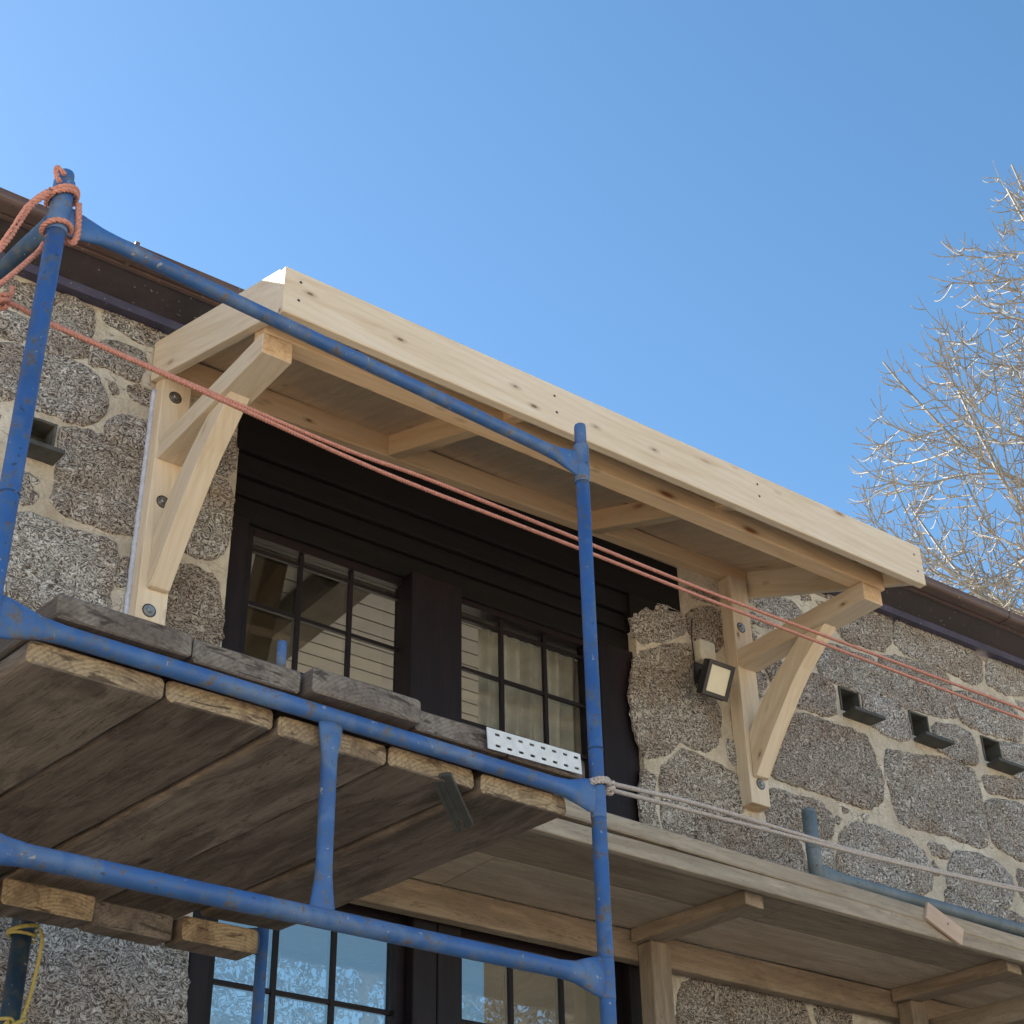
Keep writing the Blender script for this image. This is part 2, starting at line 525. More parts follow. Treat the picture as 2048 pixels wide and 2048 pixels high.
def glass(name, refl, tint=(0.93, 0.95, 0.93), wav=0.0):
    mt, nt, b = newmat(name)
    nt.nodes.remove(b)
    out = nt.nodes['Material Output']
    g = nt.nodes.new('ShaderNodeBsdfGlossy'); g.inputs['Roughness'].default_value = 0.01
    t = nt.nodes.new('ShaderNodeBsdfTransparent'); t.inputs[0].default_value = (*tint, 1)
    mx = nt.nodes.new('ShaderNodeMixShader')
    fr = nt.nodes.new('ShaderNodeLayerWeight'); fr.inputs['Blend'].default_value = 0.5
    pw = nt.nodes.new('ShaderNodeMath'); pw.operation = 'POWER'; pw.inputs[1].default_value = 4.0
    nt.links.new(fr.outputs['Facing'], pw.inputs[0])
    ma = nt.nodes.new('ShaderNodeMath'); ma.operation = 'MULTIPLY_ADD'
    ma.inputs[1].default_value = 0.9; ma.inputs[2].default_value = refl
    nt.links.new(pw.outputs[0], ma.inputs[0])
    nt.links.new(ma.outputs[0], mx.inputs[0])
    nt.links.new(t.outputs[0], mx.inputs[1]); nt.links.new(g.outputs[0], mx.inputs[2])
    nt.links.new(mx.outputs[0], out.inputs[0])
    if wav > 0:
        v = coords(nt, (1, 1, 1))
        n1 = noise(nt, v, 5, 3, 0.5)
        bn = nt.nodes.new('ShaderNodeBump'); bn.inputs['Strength'].default_value = wav; bn.inputs['Distance'].default_value = 0.02
        nt.links.new(n1, bn.inputs['Height']); nt.links.new(bn.outputs[0], g.inputs['Normal'])
    return mt


GLASS = glass('window_glass', 0.07, wav=0.02)
GLASS2 = glass('door_glass', 0.24, (0.6, 0.62, 0.6), wav=0.045)
GLASS3 = glass('door_glass_flat', 0.24, (0.6, 0.62, 0.6), wav=0.02)

# ================================================================== THE SETTING
def zgutter(x): return 6.80 + 0.010*(x-1.5)

gv = []; gf = []
gn = 40
for i in range(gn+1):
    for j in range(gn+1):
        gx = (i/gn*2-1); gy = (j/gn*2-1)
        x = math.copysign(abs(gx)**2.2*400, gx); y = math.copysign(abs(gy)**2.2*400, gy)
        gv.append((x, y, -0.02))
for i in range(gn):
    for j in range(gn):
        a = i*(gn+1)+j
        gf.append((a, a+gn+1, a+gn+2, a+1))
mt, nt, b = newmat('bounce_gravel')  # unseen ground; pale warm colour chosen to bounce light onto undersides
v = coords(nt, (1, 1, 1), rnd=False)
n1 = noise(nt, v, 0.4, 5, 0.6); n2 = noise(nt, v, 45, 4, 0.7)
c = ramp(nt, n2, [(0.35, (0.44, 0.335, 0.23)), (0.6, (0.70, 0.56, 0.41))])
nt.links.new(c, b.inputs['Base Color']); b.inputs['Roughness'].default_value = 0.95
bump(nt, b, n2, 0.5, 0.02)
GRAVEL = mt
o = put('ground', mesh_from('ground', gv, gf), Matrix.Identity(4), None, GRAVEL)
tag(o, 'unseen gravel yard in front of and around the cottage, toned pale and warm for bounced light', kind='structure')

# ------------------------------------------------------------------ house
house = thing('stone_house', (4.5, 2.5, 0), 'old granite stone cottage with pale mortar joints and a dark window opening', 'house')

HOLES = [(2.90, 5.44, 4.45, 6.28), (2.88, 5.37, 0.0, 4.10),
         (7.10, 7.272, 5.885, 6.045), (7.745, 7.915, 5.885, 6.055), (8.455, 8.635, 5.885, 6.065), (1.83, 1.985, 5.74, 5.915)]
WX0, WX1, WZ1 = -4.0, 15.0, 6.67


def in_hole(x, z, mg=0.0):
    return any(h[0]-mg < x < h[1]+mg and h[2]-mg < z < h[3]+mg for h in HOLES)


def grid_wall():
    xs = sorted(set([WX0, WX1] + [h[0] for h in HOLES] + [h[1] for h in HOLES]))
    zs = sorted(set([0.0, WZ1] + [h[2] for h in HOLES] + [h[3] for h in HOLES]))
    def sub(a, step):
        out = []
        for p, q in zip(a, a[1:]):
            n = max(1, int(math.ceil((q-p)/step)))
            out += [p+(q-p)*k/n for k in range(n)]
        return out+[a[-1]]
    xs = sub(xs, 0.06); zs = sub(zs, 0.06)
    V = []; idx = {}; Fc = []
    edge = set()
    for h in HOLES:
        edge |= {(round(h[0], 4)), (round(h[1], 4))}
    def vid(i, j):
        if (i, j) not in idx:
            x, z = xs[i], zs[j]
            d = mnoise.noise(Vector((x*3.1, z*3.1, 0)))*0.008 + mnoise.noise(Vector((x*11, z*11, 4)))*0.004
            idx[(i, j)] = len(V); V.append((x, -d, z))
        return idx[(i, j)]
    for i in range(len(xs)-1):
        for j in range(len(zs)-1):
            cx = (xs[i]+xs[i+1])/2; cz = (zs[j]+zs[j+1])/2
            if in_hole(cx, cz): continue
            Fc.append((vid(i, j), vid(i+1, j), vid(i+1, j+1), vid(i, j+1)))
    # reveals
    bd = {}
    for f in Fc:
        for a, c in zip(f, f[1:]+f[:1]):
            if (c, a) in bd: del bd[(c, a)]
            else: bd[(a, c)] = 1
    for (a, c) in list(bd):
        va, vc = V[a], V[c]
        cx = (va[0]+vc[0])/2; cz = (va[2]+vc[2])/2
        if in_hole(cx, cz, 0.001):
            dep = 0.32 if cx > 2.5 and cx < 6 else 0.14
            p = len(V); V.append((va[0], dep, va[2])); V.append((vc[0], dep, vc[2]))
            Fc.append((c, a, p, p+1))
    return mesh_from('wall', V, Fc, False)


wall = put('wall', grid_wall(), Matrix.Identity(4), house, MORTAR)

STONES=[[(1.648,6.606),(1.787,6.647),(1.777,6.454),(1.716,6.462),(1.658,6.499)],
[(1.874,6.633),(1.966,6.649),(2.065,6.621),(2.075,6.483),(2.069,6.349),(1.982,6.310),(1.869,6.295),(1.872,6.434)],
[(1.633,6.422),(1.707,6.421),(1.776,6.416),(1.776,6.315),(1.698,6.288),(1.653,6.294),(1.566,6.290),(1.563,6.397)],
[(2.129,6.622),(2.189,6.661),(2.304,6.657),(2.439,6.643),(2.404,6.578),(2.340,6.558),(2.247,6.582),(2.150,6.584)],
[(2.122,6.429),(2.164,6.477),(2.267,6.486),(2.349,6.486),(2.363,6.435),(2.334,6.329),(2.279,6.323),(2.196,6.342),(2.096,6.325),(2.099,6.363)],
[(1.868,6.249),(1.977,6.289),(2.080,6.271),(2.147,6.237),(2.197,6.150),(2.184,6.064),(2.139,6.000),(2.059,5.967),(1.982,5.979),(1.874,5.959),(1.845,6.104)],
[(2.200,6.251),(2.230,6.260),(2.257,6.203),(2.232,6.183)],
[(2.301,6.268),(2.345,6.301),(2.415,6.299),(2.418,6.199),(2.357,6.200),(2.307,6.216)],
[(1.581,6.198),(1.761,6.263),(1.788,6.186),(1.773,5.994),(1.743,5.955),(1.704,5.973),(1.626,5.965)],
[(2.215,6.006),(2.277,6.076),(2.401,6.101),(2.409,5.961),(2.306,5.963),(2.229,5.958)],
[(1.658,5.902),(1.735,5.892),(1.725,5.837),(1.671,5.822)],
[(2.022,5.908),(2.065,5.925),(2.125,5.932),(2.224,5.938),(2.404,5.931),(2.422,5.704),(2.416,5.492),(2.313,5.471),(2.230,5.474),(2.126,5.477),(2.043,5.496),(2.022,5.520),(2.035,5.607),(2.035,5.708),(2.016,5.845)],
[(1.805,5.601),(1.888,5.617),(1.949,5.599),(1.945,5.524),(1.918,5.465),(1.829,5.448)],
[(1.859,5.388),(1.934,5.407),(2.006,5.401),(2.094,5.393),(2.174,5.397),(2.254,5.401),(2.330,5.395),(2.341,5.334),(2.357,5.292),(2.325,5.193),(2.335,5.056),(2.207,4.985),(2.115,4.941),(2.044,4.904),(1.941,4.901),(1.840,4.943),(1.806,5.158),(1.840,5.247)],
[(2.367,5.335),(2.407,5.374),(2.407,5.189),(2.368,5.207),(2.346,5.264)],
[(2.790,6.159),(2.880,6.205),(2.876,6.055),(2.849,5.972),(2.773,5.979),(2.764,6.075)],
[(2.663,5.918),(2.745,5.923),(2.853,5.920),(2.874,5.874),(2.877,5.699),(2.860,5.556),(2.816,5.506),(2.737,5.488),(2.618,5.496),(2.652,5.704)],
[(2.598,5.390),(2.721,5.407),(2.834,5.395),(2.860,5.288),(2.885,5.182),(2.875,5.035),(2.769,5.003),(2.607,5.016),(2.584,5.303)],
[(2.188,3.699),(2.424,3.708),(2.805,3.724),(2.853,3.642),(2.877,3.357),(2.886,3.127),(2.240,3.126),(2.200,3.445)],
[(2.066,3.693),(2.137,3.690),(2.166,3.440),(2.190,3.119),(1.983,3.169),(1.899,3.662)],
[(5.412,5.993),(5.578,6.126),(5.743,6.186),(5.818,6.134),(5.807,6.022),(5.656,5.935),(5.448,5.859)],
[(5.853,6.159),(6.010,6.251),(6.162,6.257),(6.141,6.083),(6.045,5.972),(5.870,6.014)],
[(5.838,6.335),(6.160,6.384),(6.151,6.310),(5.915,6.290)],
[(5.441,5.765),(5.651,5.880),(5.815,5.943),(5.874,5.894),(5.815,5.783),(5.817,5.653),(5.710,5.597),(5.688,5.413),(5.706,5.318),(5.591,5.215),(5.452,5.155),(5.396,5.287),(5.380,5.555)],
[(5.733,5.591),(5.846,5.622),(6.009,5.654),(6.041,5.585),(6.000,5.369),(5.874,5.299),(5.737,5.314),(5.713,5.420)],
[(5.562,5.105),(5.727,5.256),(5.896,5.249),(6.128,5.213),(6.150,5.075),(6.148,5.001),(5.766,4.890),(5.735,4.743),(5.544,4.736)],
[(6.365,6.415),(6.627,6.522),(6.790,6.523),(6.854,6.469),(6.846,6.415),(6.678,6.385),(6.501,6.387)],
[(6.355,6.340),(6.493,6.326),(6.595,6.301),(6.484,6.266),(6.347,6.273)],
[(6.839,6.606),(6.957,6.647),(6.955,6.614),(6.872,6.579)],
[(6.989,6.617),(7.066,6.627),(7.020,6.579)],
[(7.117,6.704),(7.220,6.745),(7.171,6.683),(7.099,6.652)],
[(6.338,6.207),(6.422,6.190),(6.398,6.141),(6.335,6.122)],
[(7.146,6.442),(7.367,6.601),(7.564,6.709),(7.703,6.707),(7.665,6.525),(7.569,6.443),(7.429,6.424),(7.235,6.410)],
[(7.768,6.727),(7.944,6.782),(8.277,6.774),(8.545,6.728),(8.612,6.652),(8.571,6.497),(8.474,6.454),(8.289,6.479),(8.085,6.497),(7.815,6.479),(7.708,6.538)],
[(6.931,6.158),(7.071,6.330),(7.315,6.330),(7.472,6.347),(7.529,6.245),(7.510,6.107),(7.376,6.055),(7.172,6.070),(6.954,6.079)],
[(7.537,6.381),(7.723,6.421),(8.033,6.451),(8.195,6.436),(8.244,6.297),(8.226,6.141),(8.094,6.106),(7.869,6.089),(7.648,6.073),(7.531,6.113)],
[(6.705,5.869),(6.821,6.041),(6.951,6.064),(7.037,6.032),(7.042,5.906),(7.029,5.833),(6.944,5.810),(6.678,5.806)],
[(7.316,6.039),(7.453,6.062),(7.590,6.071),(7.711,6.003),(7.719,5.861),(7.612,5.812),(7.461,5.822),(7.320,5.869)],
[(7.971,6.014),(8.184,6.056),(8.345,6.038),(8.383,5.944),(8.358,5.836),(8.205,5.812),(7.952,5.849)],
[(8.225,6.307),(8.429,6.364),(8.761,6.394),(8.899,6.338),(8.952,6.290),(8.884,6.133),(8.729,6.123),(8.488,6.106),(8.262,6.121)],
[(8.688,6.690),(8.896,6.719),(9.143,6.709),(9.196,6.578),(8.852,6.482),(8.637,6.500)],
[(8.909,6.451),(9.134,6.449),(9.271,6.375),(9.040,6.360)],
[(6.541,5.701),(6.756,5.745),(7.077,5.749),(7.297,5.751),(7.330,5.635),(7.379,5.510),(7.356,5.357),(7.221,5.273),(6.990,5.271),(6.715,5.284),(6.478,5.279),(6.383,5.307),(6.429,5.395),(6.466,5.535)],
[(7.477,5.714),(7.747,5.726),(8.036,5.784),(8.298,5.777),(8.327,5.655),(8.332,5.444),(8.303,5.257),(8.158,5.240),(7.948,5.262),(7.676,5.243),(7.486,5.227),(7.463,5.382),(7.427,5.563)],
[(8.645,6.056),(8.898,6.091),(9.157,6.080),(9.115,5.872),(8.818,5.816),(8.716,5.850),(8.660,5.955)],
[(8.392,5.742),(8.593,5.791),(8.809,5.784),(9.033,5.748),(8.786,5.705),(8.626,5.682),(8.393,5.670)],
[(8.376,5.566),(8.545,5.620),(8.763,5.627),(8.989,5.606),(8.936,5.293),(8.652,5.248),(8.546,5.254),(8.392,5.290),(8.364,5.409)],
[(6.400,5.197),(6.614,5.184),(6.804,5.202),(6.877,5.129),(6.865,5.013),(6.659,4.943),(6.363,4.940),(6.331,5.056)],
[(6.915,5.144),(6.958,5.141),(6.932,5.097),(6.904,5.104)],
[(6.980,5.217),(7.037,5.220),(7.019,5.190),(6.978,5.188)],
[(7.138,5.214),(7.211,5.218),(7.165,5.168)],
[(6.930,5.040),(7.088,5.138),(7.288,5.157),(7.520,5.129),(7.657,5.080),(7.714,5.000),(7.685,4.878),(7.579,4.819),(7.323,4.806),(7.054,4.778),(6.868,4.790)],
[(7.713,5.158),(7.850,5.174),(7.917,5.135),(7.886,5.088),(7.753,5.087)],
[(7.743,5.045),(7.793,5.016),(7.757,4.944),(7.727,4.977)],
[(7.978,5.148),(8.161,5.173),(8.395,5.154),(8.479,5.089),(8.506,5.040),(8.397,4.872),(8.084,4.878),(7.823,4.905),(7.893,5.037)],
[(7.816,4.878),(8.075,4.844),(8.534,4.845),(8.549,4.703),(8.230,4.698),(7.784,4.744)],
[(8.560,5.160),(8.746,5.157),(8.712,4.972),(8.563,4.957)],
[(5.793,4.861),(5.983,4.928),(6.235,4.936),(6.327,4.907),(6.586,4.903),(6.604,4.809),(6.601,4.687),(6.390,4.681),(5.985,4.692),(5.763,4.726)],
[(6.705,4.916),(6.843,4.933),(6.833,4.782),(6.707,4.733)],
[(5.427,5.072),(5.500,5.066),(5.472,4.917),(5.500,4.726),(5.416,4.754),(5.399,4.900)],
[(6.372,5.953),(6.473,5.941),(6.439,5.822),(6.357,5.839)],
[(6.359,5.853),(6.435,5.793),(6.361,5.746),(6.344,5.795)],
[(6.075,5.433),(6.170,5.419),(6.148,5.249),(6.075,5.306)],
[(6.463,5.993),(6.599,6.089),(6.606,6.021),(6.501,5.894)],
[(5.577,3.933),(5.813,4.038),(6.187,4.030),(6.460,4.015),(6.480,3.881),(6.457,3.596),(5.578,3.506),(5.551,3.746)],
[(6.545,4.029),(6.833,4.026),(6.826,3.895),(6.556,3.891)]]



def pip(x, z, P):
    c = False
    n = len(P)
    for i in range(n):
        x1, z1 = P[i]; x2, z2 = P[(i+1) % n]
        if (z1 > z) != (z2 > z) and x < (x2-x1)*(z-z1)/(z2-z1)+x1: c = not c
    return c


def chaikin(P, it=2):
    for _ in range(it):
        Q = []
        for i in range(len(P)):
            a = P[i]; b_ = P[(i+1) % len(P)]
            Q.append((a[0]*.86+b_[0]*.14, a[1]*.86+b_[1]*.14)); Q.append((a[0]*.14+b_[0]*.86, a[1]*.14+b_[1]*.86))
        P = Q
    return P


def stone(P, k, proud=0.015, grow=0.020):
    area = sum(P[i][0]*P[(i+1) % len(P)][1]-P[(i+1) % len(P)][0]*P[i][1] for i in range(len(P)))
    if area < 0: P = P[::-1]
    small = abs(area)/2 < 0.02
    if grow:
        n0 = len(P); G = []
        for i in range(n0):
            ax, az = P[i-1]; bx2, bz2 = P[(i+1) % n0]
            tx, tz = bx2-ax, bz2-az; l = math.hypot(tx, tz) or 1
            G.append((P[i][0]+tz/l*grow*(0.4 if small else 1), P[i][1]-tx/l*grow*(0.4 if small else 1)))
        P = G
    Q = chaikin(P, 1)
    # resample evenly
    L = [math.dist(Q[i], Q[(i+1) % len(Q)]) for i in range(len(Q))]
    tot = sum(L); n = int(min(110, max(16, tot/0.022)))
    out = []; i = 0; acc = 0
    for k2 in range(n):
        t = tot*k2/n
        while acc+L[i] < t: acc += L[i]; i += 1
        f = (t-acc)/max(L[i], 1e-6)
        a = Q[i]; b_ = Q[(i+1) % len(Q)]
        out.append((a[0]+(b_[0]-a[0])*f, a[1]+(b_[1]-a[1])*f))
    cx = sum(p[0] for p in out)/n; cz = sum(p[1] for p in out)/n
    size = math.sqrt(abs(area)/2)
    V = []; Fc = []
    pr = proud*(0.7+0.6*RND.random())*min(1, size/0.3+0.3)
    e = min(0.020, size*0.12)
    rings = [(0.0, 0.012), (0.0, -0.35), (e*0.5, -0.75), (e*1.3, -0.95)]
    def ins(p, d, s):
        dx, dz = p[0]-cx, p[1]-cz; r = math.hypot(dx, dz)
        q = max(0.0, 1-d/r)*s if r > 1e-5 else 0
        return cx+dx*q, cz+dz*q
    allr = [(d, h, 1.0) for d, h in rings] + [(e*1.3, -1.0, s) for s in (0.72, 0.45, 0.2)]
    for ri, (d, h, s) in enumerate(allr):
        for p in out:
            jx = mnoise.noise(Vector((p[0]*26, p[1]*24, k)))*0.016*(1 if ri < 4 else 0) + mnoise.noise(Vector((p[0]*70, p[1]*70, k)))*0.006*(1 if ri < 4 else 0)
            jz = mnoise.noise(Vector((p[0]*26, p[1]*24, k+9)))*0.016*(1 if ri < 4 else 0) + mnoise.noise(Vector((p[0]*70, p[1]*70, k+9)))*0.006*(1 if ri < 4 else 0)
            x, z = ins(p, d, s)
            hh = h if ri == 0 else h*pr
            if ri > 0:
                hh -= mnoise.noise(Vector((x*6, z*6, k*1.7)))*0.010*(1 if ri > 1 else .4) + mnoise.noise(Vector((x*22, z*22, k*1.7)))*0.005
            V.append((x+jx-cx, hh, z+jz-cz))
    m_ = len(allr)
    for r in range(m_-1):
        for a in range(n):
            b2 = (a+1) % n
            Fc.append((r*n+a, r*n+b2, (r+1)*n+b2, (r+1)*n+a))
    V.append((0, -pr, 0)); c0 = len(V)-1
    for a in range(n):
        Fc.append(((m_-1)*n+a, (m_-1)*n+(a+1) % n, c0))
    me = mesh_from('stone', V, Fc, True)
    return put('stone', me, Matrix.Translation((cx, 0, cz)), wall, GRANITE)


for k, P in enumerate(STONES):
    stone(P, k)
# stones beyond the photograph's view and behind the boards, in rough courses
z = 0.05; k = 500
far = []
while z < 6.55:
    h = RND.uniform(0.22, 0.42)
    if z+h > 6.62: h = 6.62-z
    x = WX0+RND.random()*0.3
    while x < WX1-0.3:
        w = RND.uniform(0.25, 0.75)
        bx = [(x, z), (x+w, z), (x+w, z+h), (x, z+h)]
        pts = [(x+w*i/8, z+h*j/6) for i in range(9) for j in range(7)]
        ok = not any(in_hole(px, pz, 0.04) for px, pz in pts)
        if ok:
            for P in STONES:
                if max(p[0] for p in P) < x or min(p[0] for p in P) > x+w or max(p[1] for p in P) < z or min(p[1] for p in P) > z+h: continue
                if any(pip(px, pz, P) for px, pz in pts) or any(x < p[0] < x+w and z < p[1] < z+h for p in P):
                    ok = False; break
        vis = (1.75 < x+w and x < 8.70 and z+h > 4.7 and not (2.4 < x < 6.3 and z+h > 6.25))
        if 2.3 < x+w and x < 6.25 and z+h > 6.2: ok = False
        if ok and not vis:
            j = lambda: RND.uniform(-0.03, 0.03)
            g = 0.035
            P = [(x+g+j(), z+g+j()*.6), (x+w/2, z+g+j()), (x+w-g+j(), z+g+j()*.6), (x+w-g+j(), z+h/2), (x+w-g+j(), z+h-g+j()*.6), (x+w/2, z+h-g+j()), (x+g+j(), z+h-g+j()*.6), (x+g+j(), z+h/2)]
            if 0.4 < x and x+w < 9.9 and z > 2.2: stone(P, k)
            else: far.append((P, k))
            k += 1
        x += w
    z += h
# the stones well outside the view: real geometry, joined into one piece
V = []; Fc = []
for P, kk in far:
    o = stone(P, kk); me = o.data; t = WM[o.name].translation; n0 = len(V)
    V += [v_.co+t for v_ in me.vertices]; Fc += [tuple(n0+i for i in p.vertices) for p in me.polygons]
    bpy.data.objects.remove(o); bpy.data.meshes.remove(me)
tag(put('outer_stonework', mesh_from('outer_stonework', V, Fc, True), Matrix.Identity(4), wall, GRANITE), kind='stuff')
print('stones', k-500+len(STONES)-len(far))

# slate-ledged recesses in the wall
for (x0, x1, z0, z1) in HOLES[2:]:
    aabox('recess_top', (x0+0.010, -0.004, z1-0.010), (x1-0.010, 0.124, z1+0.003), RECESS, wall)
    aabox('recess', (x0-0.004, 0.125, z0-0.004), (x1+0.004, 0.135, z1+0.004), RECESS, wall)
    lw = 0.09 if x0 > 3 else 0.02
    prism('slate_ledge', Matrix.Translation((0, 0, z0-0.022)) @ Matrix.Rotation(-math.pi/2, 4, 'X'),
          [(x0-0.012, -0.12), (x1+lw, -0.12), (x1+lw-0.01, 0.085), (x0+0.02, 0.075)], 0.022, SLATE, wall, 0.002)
    # thin dark panels cover the mortar at the recess sides
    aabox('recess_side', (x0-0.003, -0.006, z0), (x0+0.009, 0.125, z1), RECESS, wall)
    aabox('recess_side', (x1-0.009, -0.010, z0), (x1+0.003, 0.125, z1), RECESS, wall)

# roof, soffit, gutter
def slopebox(name, x0, x1, prof, mat, parent, dz=0.010, bev=0.0):
    """profile in (y,z) at x=1.5 lifted by dz per metre of x"""
    n = len(prof)
    V = [(x0, y, z+dz*(x0-1.5)) for y, z in prof] + [(x1, y, z+dz*(x1-1.5)) for y, z in prof]
    Fc = [tuple(range(n))[::-1], tuple(range(n, 2*n))] + [(i, (i+1) % n, (i+1) % n+n, i+n) for i in range(n)]
    return put(name, fix(mesh_from(name, V, Fc), bev), Matrix.Identity(4), parent, mat)

TP = math.tan(math.radians(31))
slopebox('roof', WX0-0.3, WX1+0.3, [(-0.22, 6.775), (-0.22, 6.815), (3.6, 6.815+3.82*TP), (7.5, 6.815), (7.5, 6.775), (3.6, 6.775+3.82*TP)], SLATEROOF, house)
slopebox('soffit', WX0-0.3, WX1+0.3, [(-0.226, 6.752), (-0.226, 6.764), (-0.076, 6.700), (-0.076, 6.688)], SOFFIT, house)
slopebox('fascia_board', WX0-0.3, WX1+0.3, [(-0.250, 6.742), (-0.228, 6.742), (-0.228, 6.795), (-0.250, 6.795)], BROWNP, house)
slopebox('wall_plate', WX0-0.3, WX1+0.3, [(-0.074, 6.640), (0.02, 6.655), (0.02, 6.80), (-0.074, 6.80)], PLATEB, house)
gp = [(y_+0.110, 6.801-(6.801-z_)*0.85) for y_, z_ in [(-0.366, 6.792), (-0.364, 6.748), (-0.372, 6.742), (-0.436, 6.742), (-0.448, 6.747), (-0.457, 6.757), (-0.462, 6.772), (-0.462, 6.795), (-0.468, 6.801)]]
gi = [(y_+0.110, 6.801-(6.801-z_)*0.85) for y_, z_ in [(-0.462, 6.805), (-0.457, 6.799), (-0.457, 6.773), (-0.453, 6.760), (-0.446, 6.752), (-0.436, 6.747), (-0.374, 6.747), (-0.370, 6.792)]]
gut = slopebox('gutter', WX0-0.3, WX1+0.3, gp+gi, BROWNP, house)
for x in np.arange(-3.4, 14.5, 0.92):
    x = float(x)
    dz = 0.010*(x-1.5)
    prism('gutter_bracket', Matrix.Translation((x, 0, dz)) @ Matrix.Rotation(math.pi/2, 4, 'Z'),
          [(-0.252, 6.742), (-0.325, 6.744), (-0.352, 6.755), (-0.360, 6.80), (-0.365, 6.816), (-0.342, 6.816), (-0.342, 6.808), (-0.252, 6.805)], 0.022, BROWNP, gut, 0.002)

# upper window set back in the opening
def window(x0, x1, z0, z1, y, bars_x, bars_z, gmat, name='window', fw=0.05):
    # frame as one mesh: four members
    V = []; Fc = []
    def bxm(a, c):
        n = len(V)
        for X in (a[0], c[0]):
            for Y in (a[1], c[1]):
                for Z in (a[2], c[2]): V.append((X, Y, Z))
        Fc.extend([tuple(n+q for q in f) for f in [(0, 1, 3, 2), (4, 6, 7, 5), (0, 4, 5, 1), (2, 3, 7, 6), (0, 2, 6, 4), (1, 5, 7, 3)]])
    bxm((x0-fw, y-0.04, z0-fw), (x0, y+0.04, z1+fw)); bxm((x1, y-0.04, z0-fw), (x1+fw, y+0.04, z1+fw))
    bxm((x0, y-0.037, z1), (x1, y+0.037, z1+fw)); bxm((x0, y-0.037, z0-fw), (x1, y+0.037, z0))
    w = put(name, fix(mesh_from(name, V, Fc), 0.003), Matrix.Identity(4), house, DARKWOOD)
    aabox('pane', (x0, y+0.006, z0), (x1, y+0.010, z1), gmat, w)
    for bx_ in bars_x: aabox('glazing_bar', (bx_-0.011, y-0.016, z0), (bx_+0.011, y+0.005, z1), DARKWOOD, w)
    for bz_ in bars_z: aabox('glazing_bar', (x0, y-0.013, bz_-0.010), (x1, y+0.0045, bz_+0.010), DARKWOOD, w)
    return w

window(3.060, 3.930, 4.62, 5.750, 0.12, [3.345, 3.635], [5.690, 5.395, 5.10, 4.81], GLASS)
window(4.295, 5.135, 4.62, 5.770, 0.12, [4.575, 4.865], [5.705, 5.410, 5.11, 4.81], GLASS)
aabox('mullion', (3.925, -0.01, 4.47), (4.235, 0.15, 5.80), DARKWOOD, house, 0.004)
aabox('jamb', (2.89, 0.03, 4.47), (3.008, 0.17, 5.80), DARKWOOD, house, 0.004)
aabox('jamb', (5.188, 0.03, 4.47), (5.435, 0.17, 5.80), DARKWOOD, house, 0.004)
aabox('lintel', (2.885, 0.065, 5.803), (5.445, 0.30, 5.93), BLACKBEAM, house, 0.006)
aabox('lintel', (2.885, 0.045, 5.934), (5.445, 0.30, 6.03), BLACKBEAM, house, 0.006)
aabox('lintel', (2.885, 0.015, 6.034), (5.445, 0.30, 6.15), BLACKBEAM, house, 0.008)
aabox('lintel', (2.885, -0.012, 6.154), (5.80, 0.28, 6.455), BLACKBEAM, house, 0.010)
prism('lintel_end', Matrix.Translation((0, -0.011, 0)), [(5.40, 5.99), (5.46, 6.02), (5.60, 6.09), (5.79, 6.152), (5.40, 6.152)], 0.10, BLACKBEAM, house, 0.003)
aabox('window_board', (2.89, -0.02, 4.455), (5.435, 0.30, 4.50), DARKWOOD, house, 0.004)

# glazed doors below
window(3.030, 3.920, 0.15, 3.98, 0.10, [3.325, 3.615], [3.58, 3.25, 2.9, 2.5, 2.0, 1.5, 1.0, 0.5], GLASS2, 'glazed_door')
window(4.285, 5.200, 0.15, 3.98, 0.10, [4.585, 4.890], [3.60, 3.25, 2.9, 2.5, 2.0, 1.5, 1.0, 0.5], GLASS3, 'glazed_door')
aabox('jamb', (2.885, 0.0, 0.0), (2.978, 0.16, 4.06), DARKWOOD, house, 0.004)
aabox('mullion', (3.972, -0.005, 0.0), (4.10, 0.14, 4.06), DARKWOOD, house, 0.004)
aabox('mullion', (4.106, -0.005, 0.0), (4.232, 0.14, 4.06), DARKWOOD, house, 0.004)
aabox('jamb', (5.253, 0.0, 0.0), (5.365, 0.16, 4.06), DARKWOOD, house, 0.004)
aabox('lintel', (2.885, 0.01, 4.062), (5.365, 0.30, 4.13), DARKWOOD, house, 0.004)

# inside: pale walls, boarded ceiling, dark truss timbers
aabox('inner_wall', (1.2, 0.33, 2.9), (2.85, 0.36, 6.6), PLASTER, house)
aabox('inner_wall', (5.48, 0.33, 2.9), (8.0, 0.36, 6.6), PLASTER, house)
aabox('end_wall', (1.17, 0.36, 2.9), (1.20, 5.0, 6.6), PLASTER, house)
aabox('end_wall', (8.0, 0.36, 2.9), (8.03, 5.0, 6.6), PLASTER, house)
aabox('back_wall_stub', (1.2, 5.0, 2.9), (8.0, 5.03, 3.0), PLASTER, house)  # unseen; cut down low to let sunlight in and brighten the ceiling
aabox('upper_floor', (1.2, 0.33, 2.85), (8.0, 5.0, 2.90), PLASTER, house)
ceil = aabox('ceiling', (1.2, 0.33, 6.46), (8.0, 5.0, 6.48), DARKGAP, house)
cb = None
for i in range(30):
    y = 0.37+i*0.15
    if y > 4.9: break
    if cb is None:
        cb = aabox('ceiling_board', (1.3, y, 6.440), (7.9, y+0.141, 6.459), CEIL, ceil, 0.003)
        c0 = WM[cb.name].copy(); y00 = y
    else:
        M2 = c0.copy(); M2.translation = c0.translation+Vector((0, y-y00, 0))
        put('ceiling_board', cb.data, M2, ceil)
board('roof_truss_strut', (3.71, 1.10, 6.43), (3.50, 1.10, 4.9), 0.15, 0.15, TRUSS, house, (0, 1, 0), 0.006)
